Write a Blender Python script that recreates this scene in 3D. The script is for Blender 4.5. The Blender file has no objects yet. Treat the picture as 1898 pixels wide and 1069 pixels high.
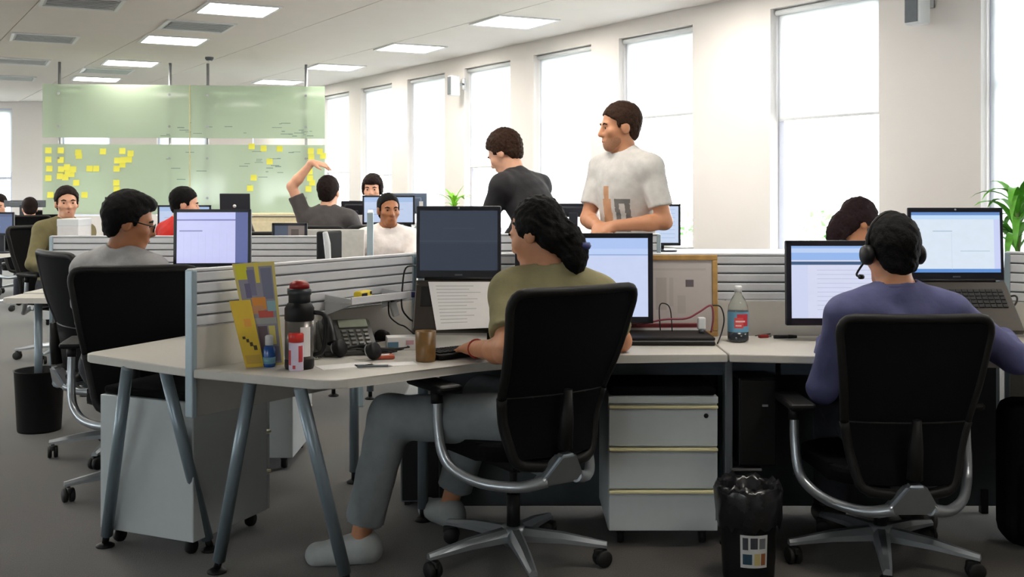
import bpy, bmesh, math, random
import numpy as np
from mathutils import Vector, Matrix

random.seed(7)
SC = bpy.context.scene
COL = SC.collection
F_PX, CX, HY, HC = 2000.0, 949.0, 345.0, 1.35     # focal length (px), centre column, horizon row, eye height

# ------------------------------------------------------------------ camera
cam_d = bpy.data.cameras.new('camera')
cam = bpy.data.objects.new('camera', cam_d)
COL.objects.link(cam)
cam.location = (0, 0, HC)
cam.rotation_euler = (math.pi / 2, 0, 0)
cam_d.sensor_width = 36.0
cam_d.lens = 36.0 * F_PX / 1898.0
cam_d.shift_y = -(534.5 - HY) / 1898.0
cam_d.clip_end = 300
SC.camera = cam

# ------------------------------------------------------------------ sky, exposure
SC.view_settings.view_transform = 'Standard'
SC.view_settings.look = 'None'
SC.view_settings.gamma = 1.0
SC.view_settings.use_curve_mapping = False
SC.view_settings.exposure = 0.0
SKY = 16.5
LAMP = 25.0
wd = bpy.data.worlds.new('overcast_sky')
SC.world = wd
wd.use_nodes = True
bg = wd.node_tree.nodes['Background']
bg.inputs[0].default_value = (0.93, 0.97, 1.0, 1)
bg.inputs[1].default_value = SKY
SC.cycles.use_denoising = True
SC.cycles.max_bounces = 6
SC.cycles.diffuse_bounces = 3
SC.cycles.use_adaptive_sampling = True
SC.cycles.adaptive_threshold = 0.04
SC.cycles.sample_clamp_indirect = 8.0
SC.cycles.caustics_reflective = False
SC.cycles.caustics_refractive = False

WD = Vector((-0.518, 0.855, 0)).normalized()       # the window wall runs this way
WN = Vector((0.855, 0.518, 0)).normalized()        # and faces away from the room along this
C_GLASS, C_IN, C_OUT = 6.29, 6.17, 6.45
Z_SILL, Z_HEAD, Z_CEIL = 0.81, 2.75, 2.90
WIN_T = [15.83, 14.34, 12.80, 11.24, 9.70, 8.19, 6.20, 4.33, 2.46]   # far edge of each window along the wall
WIN_W = 1.04


def wallp(t, c, z=0.0):
    p = WN * c + WD * t
    return Vector((p.x, p.y, z))


for t in WIN_T:                                    # portals: help the sky find the windows
    ld = bpy.data.lights.new('sky_portal', 'AREA')
    ld.shape = 'RECTANGLE'
    ld.size = WIN_W
    ld.size_y = Z_HEAD - Z_SILL
    ld.cycles.is_portal = True
    lo = bpy.data.objects.new('sky_portal', ld)
    COL.objects.link(lo)
    lo.location = wallp(t - WIN_W / 2 + 0.02, C_OUT + 0.02, (Z_SILL + Z_HEAD) / 2)
    lo.rotation_euler = (-WN).to_track_quat('-Z', 'Z').to_euler()


# ================================================================== helpers
def rgb(r, g, b):
    def c(v):
        v /= 255.0
        return v / 12.92 if v <= 0.04045 else ((v + 0.055) / 1.055) ** 2.4
    return (c(r), c(g), c(b), 1.0)


MATS = {}


def mat(name, col, rough=0.5, metal=0.0, var=0.06, scale=30.0, spec=0.5, bump=0.0, sheen=0.0):
    """a plain material with a little procedural grain"""
    if name in MATS:
        return MATS[name]
    m = bpy.data.materials.new(name)
    m.use_nodes = True
    nt = m.node_tree
    b = nt.nodes['Principled BSDF']
    b.inputs['Roughness'].default_value = rough
    b.inputs['Metallic'].default_value = metal
    b.inputs['Specular IOR Level'].default_value = spec
    if sheen:
        b.inputs['Sheen Weight'].default_value = sheen
    tc = nt.nodes.new('ShaderNodeTexCoord')
    nz = nt.nodes.new('ShaderNodeTexNoise')
    nz.inputs['Scale'].default_value = scale
    nz.inputs['Detail'].default_value = 3.0
    nt.links.new(tc.outputs['Object'], nz.inputs['Vector'])
    cr = nt.nodes.new('ShaderNodeValToRGB')
    cr.color_ramp.elements[0].position = 0.3
    cr.color_ramp.elements[1].position = 0.7
    cr.color_ramp.elements[0].color = tuple(max(0, v * (1 - var)) for v in col[:3]) + (1,)
    cr.color_ramp.elements[1].color = tuple(min(1, v * (1 + var)) for v in col[:3]) + (1,)
    nt.links.new(nz.outputs['Fac'], cr.inputs['Fac'])
    nt.links.new(cr.outputs['Color'], b.inputs['Base Color'])
    if bump:
        bp = nt.nodes.new('ShaderNodeBump')
        bp.inputs['Strength'].default_value = bump
        bp.inputs['Distance'].default_value = 0.01
        nt.links.new(nz.outputs['Fac'], bp.inputs['Height'])
        nt.links.new(bp.outputs['Normal'], b.inputs['Normal'])
    MATS[name] = m
    return m


def print_mat(name, base, rects, emit=0.0, rough=0.5):
    """flat print or a lit screen: rectangles (u0, v0, u1, v1, colour) over a base colour, on the UV map"""
    if name in MATS:
        return MATS[name]
    m = bpy.data.materials.new(name)
    m.use_nodes = True
    nt = m.node_tree
    b = nt.nodes['Principled BSDF']
    b.inputs['Roughness'].default_value = rough
    uv = nt.nodes.new('ShaderNodeUVMap')
    sp = nt.nodes.new('ShaderNodeSeparateXYZ')
    nt.links.new(uv.outputs['UV'], sp.inputs[0])
    nz = nt.nodes.new('ShaderNodeTexNoise')
    nz.inputs['Scale'].default_value = 9
    nt.links.new(uv.outputs['UV'], nz.inputs['Vector'])
    mx = nt.nodes.new('ShaderNodeMix')
    mx.data_type = 'RGBA'
    mx.inputs[6].default_value = base
    mx.inputs[7].default_value = tuple(v * 0.93 for v in base[:3]) + (1,)
    nt.links.new(nz.outputs['Fac'], mx.inputs[0])
    last = mx.outputs[2]
    for (u0, v0, u1, v1, c) in rects:
        def cmp(sock, mid, eps):
            n = nt.nodes.new('ShaderNodeMath')
            n.operation = 'COMPARE'
            n.inputs[1].default_value = mid
            n.inputs[2].default_value = eps
            nt.links.new(sock, n.inputs[0])
            return n.outputs[0]
        a = cmp(sp.outputs[0], (u0 + u1) / 2, abs(u1 - u0) / 2)
        d = cmp(sp.outputs[1], (v0 + v1) / 2, abs(v1 - v0) / 2)
        mu = nt.nodes.new('ShaderNodeMath')
        mu.operation = 'MULTIPLY'
        nt.links.new(a, mu.inputs[0])
        nt.links.new(d, mu.inputs[1])
        mm = nt.nodes.new('ShaderNodeMix')
        mm.data_type = 'RGBA'
        mm.inputs[7].default_value = c
        nt.links.new(mu.outputs[0], mm.inputs[0])
        nt.links.new(last, mm.inputs[6])
        last = mm.outputs[2]
    if emit:
        b.inputs['Base Color'].default_value = (0.02, 0.02, 0.02, 1)
        nt.links.new(last, b.inputs['Emission Color'])
        b.inputs['Emission Strength'].default_value = emit
    else:
        nt.links.new(last, b.inputs['Base Color'])
    MATS[name] = m
    return m


def at(px, py, Y):
    """the point at depth Y on the sight line of a photo pixel, used to read places off the photograph"""
    return Vector(((px - CX) / F_PX * Y, Y, HC - (py - HY) * Y / F_PX))


def on(px, py, z):
    """the point at height z on that sight line"""
    Y = F_PX * (HC - z) / (py - HY)
    return Vector(((px - CX) / F_PX * Y, Y, z))


class MB:
    """collects shapes into one bmesh"""
    def __init__(s):
        s.b = bmesh.new()
        s.uv = s.b.loops.layers.uv.new('UVMap')

    def add(s, verts, faces):
        vs = [s.b.verts.new(v) for v in verts]
        out = []
        for f in faces:
            try:
                out.append(s.b.faces.new([vs[i] for i in f]))
            except ValueError:
                pass
        return vs, out

    def box(s, c, d, bev=0.0, M=None, seg=2):
        x, y, z = d[0] / 2, d[1] / 2, d[2] / 2
        vs = [Vector(p) for p in ((-x, -y, -z), (x, -y, -z), (x, y, -z), (-x, y, -z), (-x, -y, z), (x, -y, z), (x, y, z), (-x, y, z))]
        M2 = Matrix.Translation(Vector(c)) @ (M.to_4x4() if M else Matrix())
        v, f = s.add([M2 @ p for p in vs], [(0, 3, 2, 1), (4, 5, 6, 7), (0, 1, 5, 4), (1, 2, 6, 5), (2, 3, 7, 6), (3, 0, 4, 7)])
        if bev > 0:
            es = list({e for ff in f for e in ff.edges})
            bmesh.ops.bevel(s.b, geom=es, offset=bev, segments=seg, affect='EDGES', profile=0.5)
        return s

    def tube(s, pts, r, n=10, caps=True, smooth=0):
        pts = [Vector(p) for p in pts]
        rr = list(r) if isinstance(r, (list, tuple)) else [r] * len(pts)
        if smooth:
            q, q2 = [], []
            for i in range(len(pts) - 1):
                p0, p1, p2, p3 = pts[max(i - 1, 0)], pts[i], pts[i + 1], pts[min(i + 2, len(pts) - 1)]
                for k in range(smooth):
                    t = k / smooth
                    q.append(0.5 * ((2 * p1) + (p2 - p0) * t + (2 * p0 - 5 * p1 + 4 * p2 - p3) * t * t + (3 * p1 - p0 - 3 * p2 + p3) * t ** 3))
                    q2.append(rr[i] + (rr[i + 1] - rr[i]) * t)
            pts, rr = q + [pts[-1]], q2 + [rr[-1]]
        T = (pts[1] - pts[0]).normalized()
        U = T.orthogonal().normalized()
        rings = []
        for i, p in enumerate(pts):
            t2 = (pts[min(i + 1, len(pts) - 1)] - pts[max(i - 1, 0)]).normalized()
            U = (U - t2 * U.dot(t2)).normalized()
            V = t2.cross(U)
            rings.append([s.b.verts.new(p + (U * math.cos(a) + V * math.sin(a)) * rr[i]) for a in [2 * math.pi * k / n for k in range(n)]])
        for a, b in zip(rings, rings[1:]):
            for k in range(n):
                s.b.faces.new((a[k], a[(k + 1) % n], b[(k + 1) % n], b[k])).smooth = True
        if caps:
            s.b.faces.new(rings[0][::-1])
            s.b.faces.new(rings[-1])
        return s

    def lathe(s, prof, c=(0, 0, 0), n=24, M=None):
        c = Vector(c)
        R = M if M else Matrix.Identity(3)
        rings = []
        for (r, z) in prof:
            if r < 1e-5:
                rings.append([s.b.verts.new(c + R @ Vector((0, 0, z)))])
            else:
                rings.append([s.b.verts.new(c + R @ Vector((r * math.cos(2 * math.pi * k / n), r * math.sin(2 * math.pi * k / n), z))) for k in range(n)])
        for a, b in zip(rings, rings[1:]):
            for k in range(n):
                q = [a[k % len(a)], a[(k + 1) % len(a)], b[(k + 1) % len(b)], b[k % len(b)]]
                q2 = []
                for v in q:
                    if v not in q2:
                        q2.append(v)
                if len(q2) > 2:
                    try:
                        s.b.faces.new(q2).smooth = True
                    except ValueError:
                        pass
        if len(rings[0]) > 1:
            s.b.faces.new(rings[0][::-1])
        if len(rings[-1]) > 1:
            s.b.faces.new(rings[-1])
        return s

    def prism(s, poly, z0, z1, bev=0.0):
        n = len(poly)
        vs = [(p[0], p[1], z0) for p in poly] + [(p[0], p[1], z1) for p in poly]
        fs = [tuple(range(n))[::-1], tuple(range(n, 2 * n))] + [(i, (i + 1) % n, n + (i + 1) % n, n + i) for i in range(n)]
        v, f = s.add(vs, fs)
        if bev:
            es = [e for e in {e for ff in f[:2] for e in ff.edges}]
            bmesh.ops.bevel(s.b, geom=es, offset=bev, segments=2, affect='EDGES', profile=0.5)
        return s

    def quad(s, p, uv=True):
        """a single sheet with the full print on it: p = bottom left, bottom right, top right, top left"""
        v, f = s.add(p, [(0, 1, 2, 3)])
        for l, c in zip(f[0].loops, ((0, 0), (1, 0), (1, 1), (0, 1))):
            l[s.uv].uv = c
        return s

    def sheet(s, p, th, n=6):
        """a thin slab, printed side first; the printed side is a grid so that the print lies straight"""
        p = [Vector(q) for q in p]
        nv = (p[1] - p[0]).cross(p[3] - p[0]).normalized()

        def P(u, v):
            return (p[0] * (1 - u) + p[1] * u) * (1 - v) + (p[3] * (1 - u) + p[2] * u) * v
        g = [[[s.b.verts.new(P(i / n, j / n) - nv * d) for i in range(n + 1)] for j in range(n + 1)] for d in (0, th)]
        for j in range(n):
            for i in range(n):
                f = s.b.faces.new((g[0][j][i], g[0][j][i + 1], g[0][j + 1][i + 1], g[0][j + 1][i]))
                for l, c in zip(f.loops, ((i, j), (i + 1, j), (i + 1, j + 1), (i, j + 1))):
                    l[s.uv].uv = (c[0] / n, c[1] / n)
                s.b.faces.new((g[1][j + 1][i], g[1][j + 1][i + 1], g[1][j][i + 1], g[1][j][i]))
        for k in range(n):
            for q in ((g[0][0][k], g[0][0][k + 1], g[1][0][k + 1], g[1][0][k]), (g[0][n][k + 1], g[0][n][k], g[1][n][k], g[1][n][k + 1]),
                      (g[0][k + 1][0], g[0][k][0], g[1][k][0], g[1][k + 1][0]), (g[0][k][n], g[0][k + 1][n], g[1][k + 1][n], g[1][k][n])):
                s.b.faces.new(q)
        return s

    def mesh(s, name, m):
        me = bpy.data.meshes.new(name)
        bmesh.ops.recalc_face_normals(s.b, faces=s.b.faces[:]) if len(s.b.faces) > 1 else None
        s.b.to_mesh(me)
        s.b.free()
        if m:
            me.materials.append(m)
        return me

    def build(s, name, m, parent=None):
        o = bpy.data.objects.new(name, s.mesh(name, m))
        COL.objects.link(o)
        if parent:
            o.parent = parent
        return o


def tag(o, label=None, cat=None, group=None, kind=None):
    for k, v in (('label', label), ('category', cat), ('group', group), ('kind', kind)):
        if v:
            o[k] = v
    return o


def thing(name, label, cat, loc=(0, 0, 0), rz=0.0, group=None):
    o = bpy.data.objects.new(name, None)
    COL.objects.link(o)
    o.empty_display_size = 0.1
    o.location = loc
    o.rotation_euler = (0, 0, rz)
    return tag(o, label, cat, group)


def link_copy(src, parent, name=None):
    c = src.copy()
    COL.objects.link(c)
    c.parent = parent
    return c


def dup(root, loc, rz, label, group=None):
    r = link_copy(root, None)
    r.location = loc
    r.rotation_euler = (0, 0, rz)
    r['label'] = label
    if group:
        r['group'] = group
    for ch in root.children:
        c = link_copy(ch, r)
        for g in ch.children:
            link_copy(g, c)
    return r


def pieces(name, me, parent, places, m=None):
    """alike pieces that share one mesh; places = matrices"""
    out = []
    for M in places:
        o = bpy.data.objects.new(name, me)
        COL.objects.link(o)
        o.parent = parent
        o.matrix_local = M
        out.append(o)
    return out


def T(x, y, z):
    return Matrix.Translation((x, y, z))


def RZ(a):
    return Matrix.Rotation(a, 3, 'Z')


def RX(a):
    return Matrix.Rotation(a, 3, 'X')


def RY(a):
    return Matrix.Rotation(a, 3, 'Y')


# ------------------------------------------------------------------ implicit surfaces for people
class Field:
    def __init__(s, h):
        s.h, s.p = h, []

    def cone(s, a, b, ra, rb, k=0.02, flat=None, cuts=(), op='u'):
        a, b = np.array(a, 'f4'), np.array(b, 'f4')
        R = max(ra, rb)
        s.p.append(('c', np.minimum(a, b) - R, np.maximum(a, b) + R, (a, b, ra, rb, flat), k, cuts, op))
        return s

    def ell(s, c, rad, ax=None, k=0.02, cuts=(), op='u'):
        c = np.array(c, 'f4')
        ax = np.eye(3, dtype='f4') if ax is None else np.array(ax, 'f4')
        R = np.sqrt(((ax * np.array(rad, 'f4')[:, None]) ** 2).sum(0))
        s.p.append(('e', c - R, c + R, (c, np.array(rad, 'f4'), ax), k, cuts, op))
        return s

    def mesh(s, noise=0.0, nscale=60.0):
        h = s.h
        us = [q for q in s.p if q[6] == 'u']
        lo = np.min([q[1] for q in us], 0) - 3 * h
        hi = np.max([q[2] for q in us], 0) + 3 * h
        n = np.ceil((hi - lo) / h).astype(int) + 1
        g = [(lo[i] + h * np.arange(n[i])).astype('f4') for i in range(3)]
        Fd = np.full(tuple(n), 1.0, 'f4')
        for (ty, bl, bh, a, k, cuts, op) in s.p:
            i0 = np.maximum(np.floor((bl - k - 2 * h - lo) / h).astype(int), 0)
            i1 = np.minimum(np.ceil((bh + k + 2 * h - lo) / h).astype(int) + 1, n)
            if (i1 <= i0).any():
                continue
            X, Y, Z = g[0][i0[0]:i1[0], None, None], g[1][None, i0[1]:i1[1], None], g[2][None, None, i0[2]:i1[2]]
            if ty == 'c':
                A, B, ra, rb, flat = a
                d = B - A
                L2 = float((d * d).sum()) + 1e-9
                x, y, z = X - A[0], Y - A[1], Z - A[2]
                t = np.clip((x * d[0] + y * d[1] + z * d[2]) / L2, 0, 1)
                x, y, z = x - t * d[0], y - t * d[1], z - t * d[2]
                if flat is not None:
                    nn, fl = flat
                    sc = (x * nn[0] + y * nn[1] + z * nn[2]) * (1 / fl - 1)
                    x, y, z = x + sc * nn[0], y + sc * nn[1], z + sc * nn[2]
                D = np.sqrt(x * x + y * y + z * z) - (ra + (rb - ra) * t)
                if flat is not None:
                    D = D * (0.5 + 0.5 * flat[1])
            else:
                c, rad, ax = a
                x, y, z = X - c[0], Y - c[1], Z - c[2]
                q = [(x * ax[i][0] + y * ax[i][1] + z * ax[i][2]) / rad[i] for i in range(3)]
                k0 = np.sqrt(q[0] ** 2 + q[1] ** 2 + q[2] ** 2)
                k1 = np.sqrt((q[0] / rad[0]) ** 2 + (q[1] / rad[1]) ** 2 + (q[2] / rad[2]) ** 2) + 1e-6
                D = k0 * (k0 - 1) / k1
            for (pt, nr) in cuts:
                D = np.maximum(D, (X - pt[0]) * nr[0] + (Y - pt[1]) * nr[1] + (Z - pt[2]) * nr[2])
            sl = tuple(slice(i0[i], i1[i]) for i in range(3))
            O = Fd[sl]
            if op == 'u':
                hh = np.maximum(k - np.abs(O - D), 0) / k
                Fd[sl] = np.minimum(O, D) - hh * hh * k * 0.25
            else:
                hh = np.maximum(k - np.abs(O + D), 0) / k
                Fd[sl] = np.maximum(O, -D) + hh * hh * k * 0.25
        if noise:
            X, Y, Z = g[0][:, None, None], g[1][None, :, None], g[2][None, None, :]
            w = nscale
            Fd = Fd + noise * (np.sin(w * X + 2 * np.sin(w * .7 * Z)) * np.sin(w * 1.1 * Y + 1.3) * np.sin(w * .8 * Z + np.sin(w * .6 * X)) +
                               0.5 * np.sin(2.3 * w * X + 1) * np.sin(2.1 * w * Y) * np.sin(1.7 * w * Z + .5)).astype('f4')
        return nets(Fd, h, lo)


def nets(Fd, h, lo):
    ins = Fd < 0
    c = np.zeros(tuple(np.array(Fd.shape) - 1), 'i1')
    offs = [(i, j, k) for i in (0, 1) for j in (0, 1) for k in (0, 1)]
    S = c.shape
    for (i, j, k) in offs:
        c += ins[i:i + S[0], j:j + S[1], k:k + S[2]]
    act = np.argwhere((c > 0) & (c < 8))
    V = np.stack([Fd[act[:, 0] + i, act[:, 1] + j, act[:, 2] + k] for (i, j, k) in offs], 1)
    P = np.zeros((len(act), 3))
    N = np.zeros(len(act))
    for a in range(8):
        for b in range(a + 1, 8):
            oa, ob = np.array(offs[a]), np.array(offs[b])
            if abs(oa - ob).sum() != 1:
                continue
            x = (V[:, a] < 0) != (V[:, b] < 0)
            t = V[x, a] / (V[x, a] - V[x, b])
            P[x] += oa + t[:, None] * (ob - oa)
            N[x] += 1
    P = (act + P / N[:, None]) * h + lo
    idx = np.full(S, -1, 'i4')
    idx[act[:, 0], act[:, 1], act[:, 2]] = np.arange(len(act))
    quads = []
    for ax in range(3):
        o1, o2 = (ax + 1) % 3, (ax + 2) % 3
        s0 = [slice(None)] * 3
        s1 = [slice(None)] * 3
        s0[ax], s1[ax] = slice(0, -1), slice(1, None)
        A, B = ins[tuple(s0)], ins[tuple(s1)]
        e = np.argwhere(A != B)
        e = e[(e[:, o1] > 0) & (e[:, o2] > 0) & (e[:, o1] < S[o1]) & (e[:, o2] < S[o2]) & (e[:, ax] < S[ax])]
        fl = A[e[:, 0], e[:, 1], e[:, 2]]
        q = []
        for (d1, d2) in ((-1, -1), (0, -1), (0, 0), (-1, 0)):
            f = e.copy()
            f[:, o1] += d1
            f[:, o2] += d2
            q.append(idx[f[:, 0], f[:, 1], f[:, 2]])
        q = np.stack(q, 1)
        q[~fl] = q[~fl][:, ::-1]
        quads.append(q)
    Q = np.concatenate(quads)
    return P, Q[(Q >= 0).all(1)]


def np_mesh(name, PQ, m, parent, off):
    P, Q = PQ
    P = P - np.array(off)
    me = bpy.data.meshes.new(name)
    me.vertices.add(len(P))
    me.vertices.foreach_set('co', P.astype('f4').ravel())
    me.loops.add(len(Q) * 4)
    me.loops.foreach_set('vertex_index', Q.astype('i4').ravel())
    me.polygons.add(len(Q))
    me.polygons.foreach_set('loop_start', np.arange(0, len(Q) * 4, 4, dtype='i4'))
    me.polygons.foreach_set('use_smooth', np.ones(len(Q), bool))
    me.update(calc_edges=True)
    me.validate()
    me.materials.append(m)
    o = bpy.data.objects.new(name, me)
    COL.objects.link(o)
    o.parent = parent
    return o


def ik(a, t, l1, l2, hint):
    a, t, hint = Vector(a), Vector(t), Vector(hint)
    d = t - a
    L = min(d.length, (l1 + l2) * 0.999)
    d.normalize()
    x = (l1 * l1 - l2 * l2 + L * L) / (2 * L)
    y = math.sqrt(max(l1 * l1 - x * x, 1e-6))
    hn = hint - d * hint.dot(d)
    hn.normalize()
    return a + d * x + hn * y, a + d * L


# ================================================================== materials
M_WALL = mat('wall_paint', rgb(234, 228, 224), 0.8, var=0.01, scale=3)
M_CEIL = mat('ceiling_paint', rgb(232, 226, 221), 0.85, var=0.01, scale=4)
M_WHITE = mat('white_metal', rgb(232, 234, 236), 0.4, var=0.01)
M_FRAME = mat('window_frame_paint', rgb(205, 210, 226), 0.45, var=0.01)
M_DESK = mat('desk_laminate', rgb(205, 201, 194), 0.38, var=0.02, scale=60)
M_EDGE = mat('desk_leg_paint', rgb(128, 142, 152), 0.35, metal=0.3, var=0.02)
M_SLAT = mat('slat_grey', rgb(214, 215, 220), 0.4, var=0.02)
M_BOARD = mat('divider_board', rgb(200, 196, 190), 0.6, var=0.02)
M_POST = mat('divider_post', rgb(165, 182, 192), 0.35, metal=0.3, var=0.02)
M_PED = mat('pedestal_grey', rgb(198, 204, 206), 0.45, var=0.015)
M_LIP = mat('drawer_lip', rgb(232, 222, 176), 0.35, var=0.02)
M_BLACK = mat('black_plastic', rgb(17, 17, 19), 0.5, var=0.1, spec=0.3)
M_BEZEL = mat('bezel_black', rgb(22, 25, 36), 0.35, var=0.05)
M_FABRIC = mat('black_mesh_fabric', rgb(11, 11, 13), 0.9, var=0.2, scale=400, bump=0.3, spec=0.15)
M_FRAMEB = mat('chair_frame_black', rgb(20, 19, 19), 0.55, var=0.08, spec=0.3)
M_ALU = mat('chair_aluminium', rgb(172, 178, 184), 0.32, metal=0.75, var=0.03)
M_RUB = mat('caster_rubber', rgb(15, 15, 16), 0.6)
M_GREYP = mat('grey_plastic', rgb(92, 98, 104), 0.5)
M_DKPANEL = mat('under_desk_panel', rgb(74, 84, 96), 0.55)
M_PAPER = mat('paper_white', rgb(236, 234, 234), 0.8, var=0.02)
M_SILVER = mat('silver', rgb(170, 172, 176), 0.3, metal=0.8)
M_BLUEB = mat('monitor_back_blue_grey', rgb(98, 112, 134), 0.45)
M_CABLE = mat('cable_black', rgb(26, 26, 28), 0.5)
SKIN = {k: mat('skin_' + k, rgb(*c), 0.5, var=0.04, scale=40) for k, c in
        (('tan', (196, 136, 100)), ('light', (222, 166, 136)), ('brown', (164, 106, 70)), ('pale', (226, 182, 158)))}
HAIR = {k: mat('hair_' + k, rgb(*c), 0.75, var=0.35, scale=120, bump=0.3, spec=0.15) for k, c in
        (('black', (14, 12, 12)), ('dark', (30, 20, 18)), ('brown', (52, 34, 24)), ('darkred', (34, 20, 24)))}
M_EYE = mat('eye_dark', rgb(24, 16, 14), 0.2)
M_LIPS = mat('lips', rgb(160, 84, 76), 0.5)


def cloth(n, r, g, b, rough=0.85):
    return mat('cloth_' + n, rgb(r, g, b), rough, var=0.07, scale=25, bump=0.25)


# ================================================================== people
def v3(p):
    return (p[0], p[1], p[2])


def hand(fd, w, d, n, s, side, curl=0.5, spread=1.0, thin=1.0):
    """a palm, four unequal fingers and a thumb; w wrist, d pointing dir, n back-of-hand normal, side = +1 thumb towards d x n"""
    d = Vector(d).normalized()
    n = Vector(n)
    n = (n - d * n.dot(d)).normalized()
    t = d.cross(n) * side
    r = max(0.0088 * s, fd.h * 0.95) * thin
    fd.ell(w + d * 0.048 * s, (0.040 * s, 0.052 * s, 0.017 * s), [v3(t), v3(d), v3(n)], k=0.012)
    fd.cone(w - d * 0.01 * s, w + d * 0.03 * s, 0.026 * s, 0.026 * s, k=0.02, flat=(v3(n), 0.75))
    for i, (o, L) in enumerate(((0.031, 0.072), (0.010, 0.080), (-0.011, 0.074), (-0.031, 0.058))):
        b0 = w + d * (0.090 - 0.006 * abs(i - 1)) * s + t * o * s
        d1 = (d * math.cos(curl * .6) - n * math.sin(curl * .6) + t * o * 2.0 * spread).normalized()
        b1 = b0 + d1 * L * 0.5 * s
        d2 = (d * math.cos(curl * 1.7) - n * math.sin(curl * 1.7) + t * o * 1.0 * spread).normalized()
        b2 = b1 + d2 * L * 0.52 * s
        fd.cone(b0 - d * 0.015 * s, b1, r * 1.08, r, k=0.006)
        fd.cone(b1, b2, r, r * 0.82, k=0.005)
    t0 = w + d * 0.022 * s + t * 0.026 * s
    t1 = t0 + (d * 0.75 + t * 0.7 - n * 0.25).normalized() * 0.044 * s
    t2 = t1 + (d * 0.95 + t * 0.2 - n * 0.35).normalized() * 0.036 * s
    fd.cone(t0, t1, r * 1.45, r * 1.2, k=0.012)
    fd.cone(t1, t2, r * 1.15, r * 0.9, k=0.006)


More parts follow.
